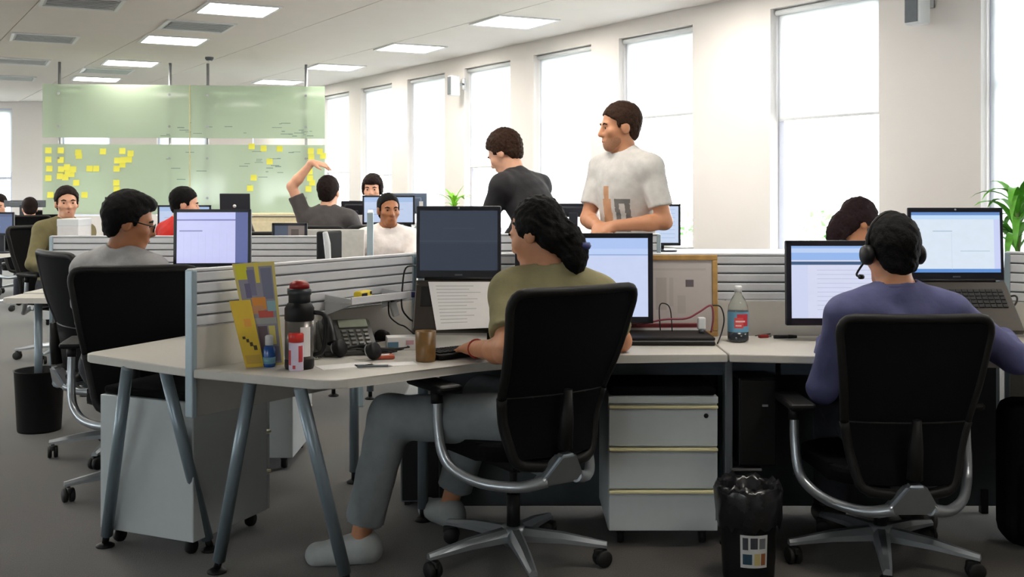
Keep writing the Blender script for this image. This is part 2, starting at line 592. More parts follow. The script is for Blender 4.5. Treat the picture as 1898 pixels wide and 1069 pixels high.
def person(label, hip, a, lean=4, side=0, twist=0, head_a=None, head_p=0, head_t=0, neck_fwd=0.02, hands=None, elbows=None,
           feet=None, knees=None, shirt=None, sleeve='short', trousers=None, shoes=None, hair='black', style='short', skin='tan',
           h=0.008, s=1.0, eyes=True, palms=None, curl=0.5, standing=False, female=False, hem=-0.06, bare_shin=False,
           stubble=False, toes=None, hoff=(0, 0, 0), leg=1.0):
    R = math.radians
    hip = Vector(hip)
    a = R(a)
    f0, r0, up = Vector((math.sin(a), math.cos(a), 0)), Vector((math.cos(a), -math.sin(a), 0)), Vector((0, 0, 1))
    th = R(lean)
    u = (up * math.cos(th) + f0 * math.sin(th))
    u = (u * math.cos(R(side)) + r0 * math.sin(R(side))).normalized()
    r = (r0 - u * r0.dot(u)).normalized()
    f = u.cross(r)
    tw = R(twist)
    r2 = (r * math.cos(tw) - f * math.sin(tw)).normalized()
    f2 = u.cross(r2)
    root = thing('person', label, 'person', (hip.x, hip.y, 0))
    off = (hip.x, hip.y, 0)
    sw = (0.165 if female else 0.187) * s
    nb = hip + u * 0.50 * s
    sh = [nb - u * 0.065 * s - r2 * sw, nb - u * 0.065 * s + r2 * sw]
    ha = a if head_a is None else R(head_a)
    hp, ht = R(head_p), R(head_t)
    hf0, hr = Vector((math.sin(ha), math.cos(ha), 0)), Vector((math.cos(ha), -math.sin(ha), 0))
    hf = (hf0 * math.cos(hp) - up * math.sin(hp))
    hu = hr.cross(hf).normalized()
    hu, hr = (hu * math.cos(ht) + hr * math.sin(ht)), (hr * math.cos(ht) - hu * math.sin(ht))
    hc = nb + (u * 0.4 + up * 0.6).normalized() * 0.155 * s + hf0 * neck_fwd * s + hf * 0.012 + Vector(hoff)
    HA = [v3(hr), v3(hf), v3(hu)]

    def H(x, y, z):
        return hc + (hr * x + hf * y + hu * z) * s
    hands = hands or [None, None]
    elbows = elbows or [None, None]
    feet = feet or [None, None]
    knees = knees or [None, None]
    arms, legs = [], []
    for i, sg in ((0, -1), (1, 1)):
        w = Vector(hands[i]) if hands[i] is not None else (hip + f0 * 0.40 * s + r0 * sg * 0.16 + up * 0.25)
        e, w = ik(sh[i], w, 0.285 * s, 0.255 * s, elbows[i] if elbows[i] is not None else (r0 * sg * 0.6 - up - f0 * 0.3))
        arms.append((sh[i], e, w))
        hj = hip + r0 * sg * 0.088 * s
        an = Vector(feet[i]) if feet[i] is not None else (hip + f0 * 0.42 * s + r0 * sg * 0.12 - up * (hip.z - 0.085))
        k, an = ik(hj, an, 0.43 * s * leg, 0.42 * s * leg, knees[i] if knees[i] is not None else (f0 * 0.6 + up))
        legs.append((hj, k, an))

    def torso(fd, g, neck=True):
        ax, ax2 = [v3(r), v3(f), v3(u)], [v3(r2), v3(f2), v3(u)]
        wf = 0.9 if female else 1.0
        fd.ell(hip + u * 0.05 * s, (0.165 * s + g, 0.118 * s + g, 0.125 * s + g), ax, k=0.05)
        fd.ell(hip + u * 0.21 * s, (0.143 * wf * s + g, 0.105 * wf * s + g, 0.16 * s + g), ax, k=0.06)
        fd.ell(hip + u * 0.35 * s + f2 * 0.005, (0.162 * wf * s + g, 0.112 * wf * s + g, 0.165 * s + g), ax2, k=0.06)
        fd.cone(sh[0] + r2 * 0.03 * s, sh[1] - r2 * 0.03 * s, 0.062 * s + g, 0.062 * s + g, k=0.05, flat=(v3(f2), 0.95))
        for q, sg in ((sh[0], -1), (sh[1], 1)):
            fd.cone(nb + u * 0.012 * s, q + u * 0.005 * s - r2 * sg * 0.01, 0.050 * s + g, 0.052 * s + g, k=0.04)
        if female:
            for sg in (-1, 1):
                fd.ell(hip + u * 0.335 * s + f2 * 0.085 * s + r2 * sg * 0.07 * s, (0.06 * s + g, 0.055 * s + g, 0.06 * s + g), ax2, k=0.04)

    # ---- body, one continuous surface
    B = Field(h)
    torso(B, -0.006)
    for i, (q, e, w) in enumerate(arms):
        B.cone(q, e, 0.050 * s, 0.040 * s, k=0.03)
        mid = e + (w - e) * 0.3
        B.cone(e, mid, 0.040 * s, 0.041 * s, k=0.02)
        B.cone(mid, w, 0.041 * s, 0.027 * s, k=0.02)
        sg = -1 if i == 0 else 1
        pd = None
        if palms and palms[i]:
            pd, pn = palms[i]
        else:
            pd, pn = (w - e).normalized() * 0.7 + f0 * 0.5, up
        hand(B, w, pd, pn, s, 1 if i == 0 else -1, curl=curl)
    an_done = []
    for (q, k, an) in legs:
        B.cone(q, k, 0.080 * s, 0.052 * s, k=0.04)
        m2 = k + (an - k) * 0.3
        B.cone(k, m2, 0.052 * s, 0.050 * s, k=0.02)
        B.cone(m2, an, 0.050 * s, 0.034 * s, k=0.02)
        fa = Vector(toes[len(an_done)]).normalized() if toes and toes[len(an_done)] is not None else f0
        an_done.append(1)
        B.cone(an - up * 0.035, an + fa * 0.13 * s - up * 0.055, 0.036 * s, 0.022 * s, k=0.03)
    # head
    B.cone(nb - u * 0.02, H(0, -0.02, -0.05), 0.058 * s * (0.88 if female else 1), 0.053 * s * (0.88 if female else 1), k=0.035)
    B.ell(H(0, -0.012, 0.035), (0.075 * s, 0.095 * s, 0.086 * s), HA, k=0.02)
    B.ell(H(0, 0.028, -0.045), (0.060 * s, 0.068 * s, 0.072 * s), HA, k=0.035)
    B.cone(H(-0.022, 0.066, -0.098), H(0.022, 0.066, -0.098), 0.019 * s, 0.019 * s, k=0.03)
    B.cone(H(-0.034, 0.078, 0.020), H(0.034, 0.078, 0.020), 0.013 * s, 0.013 * s, k=0.02)
    B.cone(H(0, 0.088, 0.012), H(0, 0.108, -0.030), 0.008 * s, 0.013 * s, k=0.012)
    B.cone(H(-0.014, 0.094, -0.034), H(0.014, 0.094, -0.034), 0.009 * s, 0.009 * s, k=0.01)
    B.cone(H(-0.018, 0.085, -0.066), H(0.018, 0.085, -0.066), 0.011 * s, 0.011 * s, k=0.014)
    for sg in (-1, 1):
        B.ell(H(sg * 0.045, 0.062, -0.022), (0.022 * s, 0.022 * s, 0.02 * s), HA, k=0.03)
        B.ell(H(sg * 0.078, -0.012, -0.008), (0.011 * s, 0.024 * s, 0.034 * s), HA, k=0.012)
        B.ell(H(sg * 0.032, 0.099, 0.002), (0.017 * s, 0.012 * s, 0.010 * s), HA, k=0.012, op='s')
    np_mesh('body', B.mesh(), SKIN[skin], root, off)
    if eyes:
        for sg in (-1, 1):
            e = MB()
            e.lathe([(0, -0.010), (0.007, -0.006), (0.010, 0), (0.007, 0.006), (0, 0.010)], (0, 0, 0), 10)
            o = e.build('eye', M_EYE, root)
            o.location = H(sg * 0.032, 0.079, 0.001) - Vector(off)
            e = MB()
            e.tube([H(sg * 0.016, 0.0905, 0.020) - Vector(off), H(sg * 0.034, 0.0905, 0.026) - Vector(off), H(sg * 0.052, 0.079, 0.020) - Vector(off)], [0.004 * s, 0.0055 * s, 0.003 * s], 6)
            e.build('eyebrow', HAIR[hair], root)
        e = MB()
        e.tube([H(-0.024, 0.084, -0.064) - Vector(off), H(0, 0.0975, -0.067) - Vector(off), H(0.024, 0.084, -0.064) - Vector(off)], [0.003, 0.0055, 0.003], 6)
        e.build('mouth', M_LIPS, root)
    # ---- hair
    hh = min(h, 0.007) if h < 0.0105 else h
    G = Field(hh)

    def plane(p, nrm):
        return (v3(p), v3(nrm))
    # the hairline runs from the forehead over the ears to the nape
    p_f, p_n = H(0, 0.088, 0.094 if style == 'crop' else 0.084), H(0, -0.085, -0.078)
    along = (p_n - p_f).normalized()
    cutn = along.cross(hr)
    cutn = cutn if cutn.dot(hu) < 0 else -cutn
    g = 0.016 if style in ('short', 'crop') else 0.024
    if style == 'crop':
        g = 0.010
    hc2 = H(0, -0.021, 0.036)
    if style in ('short', 'crop', 'curly', 'thick', 'bowl'):
        G.ell(hc2, (0.077 * s + g * .8, 0.097 * s + g * .8, 0.088 * s + g), HA, k=0.02, cuts=[plane(p_f, cutn)])
        if style == 'thick':
            G.ell(H(0, 0.035, 0.10), (0.062, 0.06, 0.035), HA, k=0.02)
            G.ell(H(0, -0.07, -0.01), (0.06, 0.04, 0.06), HA, k=0.02)
        if style == 'bowl':
            G.ell(H(0, 0.05, 0.075), (0.066, 0.052, 0.042), HA, k=0.02)
            for sg in (-1, 1):
                G.ell(H(sg * 0.078, 0.0, 0.0), (0.02, 0.055, 0.055), HA, k=0.02)
        for sg in (-1, 1):
            G.ell(H(sg * 0.0725, 0.022, 0.012), (0.0065, 0.012, 0.026), HA, k=0.012)
        G.ell(H(0, -0.062, -0.045), (0.062, 0.040, 0.040), HA, k=0.03)
        noise = {'short': 0.004, 'crop': 0.002, 'curly': 0.007, 'thick': 0.004, 'bowl': 0.004}[style]
        nsc = 140 if style == 'curly' else 90
    else:   # long hair gathered behind
        G.ell(hc2, (0.081 * s, 0.101 * s, 0.094 * s), HA, k=0.02, cuts=[plane(H(0, 0.088, 0.082), cutn)])
        if style == 'ponytail':
            pts = [H(0, -0.085, 0.01), H(0.02, -0.105, -0.05), H(0.025, -0.106, -0.105), H(0.02, -0.095, -0.15), H(0.015, -0.085, -0.18)]
            for p, q, ra, rb in zip(pts, pts[1:], (0.034, 0.044, 0.047, 0.036), (0.044, 0.047, 0.036, 0.014)):
                G.cone(p, q, ra, rb, k=0.03)
            G.ell(H(0, -0.06, -0.035), (0.075, 0.055, 0.06), HA, k=0.03)
            for sg in (-1, 1):
                G.ell(H(sg * 0.076, -0.01, 0.015), (0.014, 0.045, 0.035), HA, k=0.02)
            noise, nsc = 0.0045, 110
        else:
            for sg in (-1, 1):
                G.cone(H(sg * 0.078, 0.01, 0.03), H(sg * 0.075, -0.02, -0.15), 0.028, 0.03, k=0.03)
            G.cone(H(0, -0.09, 0.03), H(0, -0.085, -0.18), 0.05, 0.045, k=0.04, flat=(v3(hf), 0.6))
            G.cone(H(0.05, -0.075, 0.03), H(0.05, -0.075, -0.17), 0.04, 0.04, k=0.04)
            G.cone(H(-0.05, -0.075, 0.03), H(-0.05, -0.075, -0.17), 0.04, 0.04, k=0.04)
            noise, nsc = 0.003, 70
    np_mesh('hair', G.mesh(noise, nsc), HAIR[hair], root, off)
    if stubble:
        G = Field(hh)
        G.ell(H(0, 0.030, -0.062), (0.0615 * s, 0.0685 * s, 0.0590 * s), HA, k=0.03)
        G.cone(H(-0.022, 0.066, -0.099), H(0.022, 0.066, -0.099), 0.0200 * s, 0.0200 * s, k=0.03)
        G.ell(H(0, 0.088, -0.040), (0.032, 0.05, 0.034), HA, k=0.012, op='s')
        G.ell(H(0, 0.10, 0.0), (0.09, 0.09, 0.05), HA, k=0.012, op='s')
        np_mesh('beard', G.mesh(), mat('stubble', rgb(160, 112, 84), 0.7, var=0.2, scale=200), root, off)
    # ---- clothes
    ch = h if h > 0.006 else 0.0065
    S = Field(ch)
    g = 0.010 + ch * 0.35
    torso(S, g)
    for i, (q, e, w) in enumerate(arms):
        d1, d2 = (e - q).normalized(), (w - e).normalized()
        if sleeve == 'short':
            end = q + (e - q) * 0.72
            S.cone(q, q + (e - q) * 0.9, 0.058 * s + g * .6, 0.056 * s + g * .6, k=0.035, cuts=[plane(end, d1)])
        else:
            end = e + (w - e) * 0.93
            S.cone(q, e, 0.056 * s + g * .6, 0.047 * s + g * .6, k=0.035)
            S.cone(e, w, 0.047 * s + g * .6, 0.036 * s + g * .6, k=0.02, cuts=[plane(end, d2)])
    hm = hip + u * hem * s
    S2 = list(S.p)
    S.p = [(q[0], q[1], q[2], q[3], q[4], tuple(q[5]) + ((plane(hm, -u),) if j < 3 else ()), q[6]) for j, q in enumerate(S2)]
    S.ell(nb + u * 0.050 * s + hf0 * 0.012, (0.066 * s, 0.07 * s, 0.062 * s), [v3(r2), v3(f2), v3(u)], k=0.008, op='s')
    np_mesh('shirt', S.mesh(0.0034, 30), shirt, root, off)
    Tn = Field(ch)
    Tn.ell(hip + u * 0.03 * s, (0.168 * s + g * .6, 0.120 * s + g * .6, 0.125 * s), [v3(r), v3(f), v3(u)], k=0.05, cuts=[plane(hip + u * 0.11 * s, u)])
    for (q, k, an) in legs:
        Tn.cone(q, k, 0.090 * s + g * .5, 0.064 * s + g, k=0.04)
        end = an + up * 0.02 + (k - an) * (0.12 if bare_shin else 0.0)
        Tn.cone(k, an, 0.064 * s + g, 0.056 * s + g, k=0.03, cuts=[plane(end, (an - k).normalized())])
    np_mesh('trousers', Tn.mesh(0.0025, 30), trousers, root, off)
    for i, (q, k, an) in enumerate(legs):
        Sf = Field(max(ch, 0.007))
        d = Vector(toes[i]).normalized() if toes and toes[i] is not None else f0
        zf = an.z - 0.085
        fl = Vector((an.x, an.y, zf))
        cut = [((0, 0, zf + 0.001), (0, 0, -1))]
        Sf.cone(fl + up * 0.045 - d * 0.035, fl + up * 0.035 + d * 0.15 * s, 0.048 * s, 0.044 * s, k=0.02, cuts=cut)
        Sf.cone(fl + up * 0.075 - d * 0.02, fl + up * 0.05 + d * 0.08, 0.044 * s, 0.036 * s, k=0.03, cuts=cut)
        np_mesh('shoe', Sf.mesh(), shoes, root, off)
    return dict(root=root, off=Vector(off), H=H, hr=hr, hf=hf, hu=hu, nb=nb, f=f2, r=r2, u=u, hip=hip, sh=sh, arms=arms, legs=legs)


# ================================================================== furniture builders
def chair_proto(name, label, rz, loc, hz=0.0, tilt=10.0, pads=True, group='office swivel chairs', spin=0.0):
    """task chair facing local +Y: five-star base, looped aluminium arms, tapered mesh back"""
    t = thing(name, label, 'office chair', loc, rz, group)
    k = MB()
    k.lathe([(0.0, 0.065), (0.034, 0.065), (0.045, 0.10), (0.040, 0.135), (0.0, 0.135)], n=20)
    k.build('base_hub', M_ALU, t)
    leg = MB()
    n = 5
    prof = [(0.02, 0.030, 0.085, 0.132), (0.18, 0.023, 0.082, 0.116), (0.30, 0.017, 0.072, 0.094), (0.335, 0.014, 0.068, 0.088)]
    rings = []
    for (y, w, z0, z1) in prof:
        rings.append([leg.b.verts.new(p) for p in ((-w, y, z0), (w, y, z0), (w, y, (z0 + z1) / 2), (w * .45, y, z1), (-w * .45, y, z1), (-w, y, (z0 + z1) / 2))])
    for a, b in zip(rings, rings[1:]):
        for i in range(6):
            leg.b.faces.new((a[i], a[(i + 1) % 6], b[(i + 1) % 6], b[i]))
    leg.b.faces.new(rings[0][::-1])
    leg.b.faces.new(rings[-1])
    lm = leg.mesh('leg', M_ALU)
    c = MB()
    Ry = Matrix.Rotation(math.pi / 2, 3, 'Y')
    for sx in (-0.014, 0.014):
        c.lathe([(0, -0.010), (0.026, -0.010), (0.030, -0.006), (0.030, 0.006), (0.026, 0.010), (0, 0.010)], (sx, 0, 0), 16, Ry)
    c.tube([(0, 0, 0.01), (0, 0, 0.052)], 0.008, 8)
    c.box((0, 0.008, 0.022), (0.018, 0.05, 0.026), 0.006)
    cm = c.mesh('caster', M_RUB)
    for i in range(n):
        a = 2 * math.pi * i / n + spin
        Mz = Matrix.Rotation(a, 4, 'Z')
        pieces('leg', lm, t, [Mz])
        pieces('caster', cm, t, [Mz @ T(0, 0.318, 0.0305) @ Matrix.Rotation(0.7 + i, 4, 'Z')])
    k = MB()
    k.tube([(0, 0, 0.13), (0, 0, 0.24 + hz * .5)], 0.024, 14)
    k.tube([(0, 0, 0.23), (0, 0, 0.37 + hz)], 0.014, 12)
    k.build('gas_column', M_BLACK, t)
    k = MB()
    k.box((0, -0.02, 0.375 + hz), (0.20, 0.26, 0.055), 0.015)
    k.box((0, -0.17, 0.385 + hz), (0.09, 0.14, 0.04), 0.012)
    k.tube([(0.10, 0.03, 0.38 + hz), (0.23, 0.05, 0.375 + hz)], 0.008, 8)
    k.build('tilt_mechanism', M_BLACK, t)
    k = MB()
    poly = []
    for (x, y, rr) in ((0.245, 0.25, 0.10), (-0.245, 0.25, 0.10), (-0.225, -0.20, 0.09), (0.225, -0.20, 0.09)):
        ang0 = {(1, 1): 0, (-1, 1): 90, (-1, -1): 180, (1, -1): 270}[(1 if x > 0 else -1, 1 if y > 0 else -1)]
        for q in range(0, 91, 15):
            w = math.radians(ang0 + q)
            poly.append((x - math.copysign(rr, x) + rr * math.cos(w), y - math.copysign(rr, y) + rr * math.sin(w)))
    k.prism(poly, 0.405 + hz, 0.465 + hz, 0.018)
    k.build('seat', M_FABRIC, t)
    # the back: a gently curved tapered panel with a frame round it
    tl = math.radians(tilt)

    def bp(uu, z, d=0.0):
        """point of the back: uu across -1..1, z above the seat plane, d out of it"""
        zz = z
        wz = 0.196 + 0.062 * min(max((z - 0.10) / 0.44, 0), 1)
        if z < 0.14:
            wz *= 0.88 + 0.12 * max(z, 0) / 0.14
        y = -0.245 - math.tan(tl) * max(z - 0.10, 0) - 0.035 * (1 - uu * uu) + 0.03 * math.exp(-((z - 0.18) / 0.12) ** 2) + d
        return Vector((uu * wz, y, 0.43 + hz + zz))
    ztop, zmid, zlow = 0.565, 0.205, -0.03

    def patch(z0, z1, u1, nz, th, name, m):
        q = MB()
        nu = 12
        for d, flip in ((0.0, 0), (-th, 1)):
            g = [[q.b.verts.new(bp(-u1 + 2 * u1 * i / nu, z0 + (z1 - z0) * j / nz, d)) for i in range(nu + 1)] for j in range(nz + 1)]
            for j in range(nz):
                for i in range(nu):
                    w = (g[j][i], g[j][i + 1], g[j + 1][i + 1], g[j + 1][i])
                    q.b.faces.new(w[::-1] if flip else w).smooth = True
        return q.build(name, m, t)
    patch(zmid, ztop - 0.01, 0.97, 8, 0.008, 'back_mesh', M_FABRIC)
    patch(zlow + 0.03, zmid, 0.93, 6, 0.012, 'lumbar_panel', M_FABRIC)
    k = MB()
    out = []
    for q in range(9):
        out.append(bp(-0.98, zmid + (ztop - 0.05 - zmid) * q / 8))
    out += [bp(-0.93, ztop - 0.015)] + [bp(uu, ztop) for uu in (-0.8, -0.4, 0, 0.4, 0.8)] + [bp(0.93, ztop - 0.015)]
    for q in range(9):
        out.append(bp(0.98, ztop - 0.05 + (zmid - ztop + 0.05) * q / 8))
    k.tube(out, 0.016, 10, smooth=2)
    k.tube([bp(uu, zmid) for uu in (-0.98, -0.5, 0, 0.5, 0.98)], 0.012, 8, smooth=2)
    k.build('back_frame', M_FRAMEB, t)
    k = MB()
    low = [bp(-0.98, zmid), bp(-0.97, 0.12), bp(-0.96, 0.05), bp(-0.86, zlow + 0.015), bp(-0.5, zlow), bp(0, zlow - 0.005), bp(0.5, zlow), bp(0.86, zlow + 0.015), bp(0.96, 0.05), bp(0.97, 0.12), bp(0.98, zmid)]
    k.tube(low, 0.019, 10, smooth=3)
    k.build('lower_back_frame', M_FRAMEB, t)
    k = MB()
    k.tube([(0, -0.315, 0.46 + hz), (0, -0.325, 0.56 + hz), (0, -0.335, 0.66 + hz)], [0.026, 0.024, 0.014], 10)
    k.build('spine', M_FRAMEB, t)
    k = MB()
    k.add([(-0.030, -0.345, 0.445 + hz), (0.030, -0.345, 0.445 + hz), (0.105, -0.30, 0.335 + hz), (-0.105, -0.30, 0.335 + hz),
           (-0.030, -0.295, 0.445 + hz), (0.030, -0.295, 0.445 + hz), (0.085, -0.22, 0.335 + hz), (-0.085, -0.22, 0.335 + hz)],
          [(0, 1, 2, 3), (7, 6, 5, 4), (0, 4, 5, 1), (1, 5, 6, 2), (2, 6, 7, 3), (3, 7, 4, 0)])
    bmesh.ops.bevel(k.b, geom=k.b.edges[:], offset=0.01, segments=2, affect='EDGES')
    k.box((0, -0.19, 0.36 + hz), (0.07, 0.16, 0.03), 0.01)
    k.build('spine_bracket', M_ALU, t)
    for sg in (-1, 1):
        k = MB()
        k.tube([(sg * 0.06, -0.295, 0.355 + hz), (sg * 0.14, -0.25, 0.335 + hz), (sg * 0.23, -0.15, 0.34 + hz), (sg * 0.285, -0.06, 0.375 + hz),
                (sg * 0.305, -0.02, 0.43 + hz), (sg * 0.31, 0.0, 0.52 + hz), (sg * 0.31, 0.005, 0.60 + hz)], [0.022, 0.019, 0.018, 0.018, 0.018, 0.017, 0.016], 10, smooth=4)
        k.build('arm_support', M_ALU, t)
        k = MB()
        k.tube([(sg * 0.31, 0.005, 0.59 + hz), (sg * 0.31, 0.01, 0.635 + hz)], 0.021, 10)
        k.box((sg * 0.30, 0.045, 0.648 + hz), (0.095, 0.25, 0.028), 0.013, seg=3)
        k.build('arm_pad', M_BLACK, t)
    return t


def slat_panel(label, p0, p1, ztop, zmid, zbot, n=5, low_mat=None, post0=True, post1=True):
    p0, p1 = Vector(p0), Vector(p1)
    d = (p1 - p0)
    L = d.length
    rz = math.atan2(d.y, d.x)
    t = thing('desk_divider', label, 'divider', (p0.x, p0.y, 0), rz)
    k = MB()
    k.box((L / 2, 0, (zmid + ztop) / 2), (L - 0.02, 0.016, ztop - zmid - 0.004))
    k.build('core', M_GREYP, t)
    sh = (ztop - zmid) / n
    q = MB()
    q.box((0, 0, 0), (L - 0.03, 0.030, sh - 0.006), 0.004)
    me = q.mesh('slat', M_SLAT)
    pieces('slat', me, t, [T(L / 2, 0, zmid + sh * (i + 0.5)) for i in range(n)])
    k = MB()
    k.box((L / 2, 0, ztop + 0.004), (L, 0.034, 0.010), 0.003)
    k.build('top_rail', M_SLAT, t)
    if zbot is not None:
        k = MB()
        k.box((L / 2, 0, (zmid + zbot) / 2 - 0.001), (L - 0.02, 0.026, zmid - zbot - 0.002), 0.003)
        k.build('lower_board', low_mat or M_BOARD, t)
    zb = zbot if zbot is not None else zmid
    for on_, x in ((post0, 0.006), (post1, L - 0.006)):
        if on_:
            k = MB()
            k.box((x, 0, (zb + ztop + 0.006) / 2), (0.022, 0.040, ztop + 0.006 - zb), 0.004)
            k.build('end_post', M_POST, t)
    return t


def round_poly(pts, rad):
    """round chosen corners: rad per corner"""
    out = []
    n = len(pts)
    for i in range(n):
        p, r = Vector(pts[i]), rad[i]
        if r <= 0:
            out.append((p.x, p.y))
            continue
        a, b = (Vector(pts[i - 1]) - p).normalized(), (Vector(pts[(i + 1) % n]) - p).normalized()
        s0, s1 = p + a * r, p + b * r
        for q in range(7):
            w = q / 6
            z = s0 * (1 - w) ** 2 + p * 2 * w * (1 - w) + s1 * w * w
            out.append((z.x, z.y))
    return out


def desk_leg(parent, top, foot, r=0.021, name='leg', m=None):
    top, foot = Vector(top), Vector(foot)
    k = MB()
    k.tube([top, foot + (top - foot).normalized() * 0.05], [r, r * 1.05], 14)
    o = k.build(name, m or M_EDGE, parent)
    k = MB()
    k.tube([foot + Vector((0, 0, 0.012)), foot + (top - foot).normalized() * 0.055], 0.013, 10)
    k.lathe([(0, 0), (0.034, 0), (0.034, 0.006), (0.016, 0.016), (0, 0.016)], foot, 16)
    k.build('foot', M_BLACK, parent)
    return o


def monitor(label, loc, rz, w, hgt, z0, screen, tilt=3, base_z=None, bez=0.020, back=None, group=None, name='monitor', deep=0.045, arm=True):
    """screen faces local -Y; loc on the surface it stands on, z0 = bottom edge above it"""
    t = thing(name, label, 'monitor', loc, rz, group)
    Mx = RX(math.radians(-tilt))
    c = Vector((0, 0, z0 + hgt / 2))
    k = MB()
    k.box(c, (w, 0.022, hgt), 0.005, M=Mx)
    k.box(c + Mx @ Vector((0, 0.02, -0.01)), (w * 0.72, deep, hgt * 0.72), 0.012, M=Mx)
    k.build('housing', back or M_BEZEL, t)
    k = MB()
    yy = -0.0125
    for (cx, cz, bw, bh) in ((0, hgt / 2 - bez / 2, w, bez), (0, -hgt / 2 + bez * .65, w, bez * 1.3), (-w / 2 + bez / 2, 0, bez, hgt), (w / 2 - bez / 2, 0, bez, hgt)):
        k.box(c + Mx @ Vector((cx, yy, cz)), (bw, 0.008, bh), 0.002, M=Mx)
    k.build('bezel', M_BEZEL, t)
    x, z1, z2 = w / 2 - bez * .9, -hgt / 2 + bez * 1.2, hgt / 2 - bez * .9
    k = MB()
    k.quad([c + Mx @ Vector(p) for p in ((-x, yy, z1), (x, yy, z1), (x, yy, z2), (-x, yy, z2))])
    k.build('screen', screen, t)
    if arm:
        k = MB()
        k.box((0, 0.055, z0 * .5 + hgt * .15), (0.07, 0.03, z0 + hgt * .35), 0.006)
        k.build('stand_neck', M_BEZEL, t)
        k = MB()
        k.prism(round_poly([(-0.12, -0.07), (0.12, -0.07), (0.12, 0.12), (-0.12, 0.12)], [0.05] * 4), 0.0, 0.014, 0.004)
        k.build('stand_base', M_BEZEL, t)
    return t


def pedestal(label, loc, rz, w=0.41, d=0.50, z0=0.06, z1=0.565, n=3, lip=True):
    """drawer unit on casters; drawer fronts face local -Y, loc = middle of the front at floor level"""
    t = thing('drawer_pedestal', label, 'drawer unit', loc, rz)
    k = MB()
    k.box((0, d / 2 + 0.010, (z0 + z1) / 2), (w, d - 0.02, z1 - z0), 0.004)
    k.build('body', M_PED, t)
    k = MB()
    k.box((0, d / 2, z1 + 0.016), (w - 0.01, d - 0.02, 0.032), 0.012, seg=3)  # guessed black pad, added to keep the unit's top dark
    k.build('added_pad', M_FABRIC, t)
    hh = (z1 - z0 - 0.03) / n
    k = MB()
    k.box((0, 0.009, z1 - 0.013), (w, 0.02, 0.026), 0.003)
    k.build('top_edge', M_PED, t)
    for i in range(n):
        zc = z0 + hh * (i + 0.5)
        q = MB()
        q.box((0, 0.009, zc - 0.007), (w - 0.004, 0.018, hh - 0.020), 0.003)
        o = q.build('drawer', M_PED, t)
        q = MB()
        q.box((0, 0.004, zc + hh / 2 - 0.009), (w - 0.004, 0.030, 0.011), 0.003)
        q.build('handle_lip', M_LIP, o)
        if i == n - 1:
            q = MB()
            q.lathe([(0, -0.004), (0.008, -0.004), (0.009, 0.0), (0, 0.0)], (w / 2 - 0.045, -0.0005, zc + hh / 2 - 0.042), 14, RX(math.pi / 2))
            q.build('lock', M_BLACK, o)
    for sx in (-1, 1):
        for y in (0.06, d - 0.05):
            q = MB()
            q.lathe([(0, -0.012), (0.025, -0.012), (0.028, 0), (0.025, 0.012), (0, 0.012)], (sx * (w / 2 - 0.05), y, 0.028), 14, RY(math.pi / 2))
            q.box((sx * (w / 2 - 0.05), y, 0.052), (0.03, 0.03, 0.016))
            q.build('caster', M_RUB, t)
    return t


def bin_(label, loc, r=0.105, h=0.31, bag=True, sticker=None):
    t = thing('waste_bin', label, 'waste bin', loc)
    k = MB()
    k.lathe([(0, 0.0), (r * .86, 0.0), (r * .88, 0.01), (r, h), (r + 0.006, h + 0.006), (r - 0.006, h + 0.004), (r * .84, 0.02), (0, 0.02)], n=32)
    k.build('tub', M_BLACK, t)
    if bag:
        k = MB()
        rng = random.Random(3)
        n = 40
        rows = [(r * .97 + 0.009, h * .62), (r + 0.013, h * .75), (r + 0.014, h * .9), (r + 0.016, h + 0.01), (r + 0.006, h + 0.03), (r - 0.012, h + 0.016), (r - 0.02, h * .8)]
        rings = []
        for j, (rr, z) in enumerate(rows):
            rings.append([k.b.verts.new(((rr + rng.uniform(-.004, .006)) * math.cos(2 * math.pi * i / n), (rr + rng.uniform(-.004, .006)) * math.sin(2 * math.pi * i / n), z + rng.uniform(-.012, .012))) for i in range(n)])
        for a, b in zip(rings, rings[1:]):
            for i in range(n):
                k.b.faces.new((a[i], a[(i + 1) % n], b[(i + 1) % n], b[i])).smooth = True
        k.build('bag', mat('bin_bag', rgb(30, 30, 33), 0.25, var=0.2), t)
    if sticker:
        k = MB()
        zz = [h * .20, h * .57]
        seg = 6
        g = []
        for z in zz:
            rr = r * (.88 + .12 * z / h) + 0.0015
            g.append([k.b.verts.new((rr * math.sin(w), -rr * math.cos(w), z)) for w in [(-0.50 + 1.0 * i / seg) for i in range(seg + 1)]])
        for i in range(seg):
            ff = k.b.faces.new((g[0][i], g[0][i + 1], g[1][i + 1], g[1][i]))
            for l, (x, y) in zip(ff.loops, ((i, 0), (i + 1, 0), (i + 1, 1), (i, 1))):
                l[k.uv].uv = (x / seg, y)
        k.build('sticker', sticker, t)
    return t


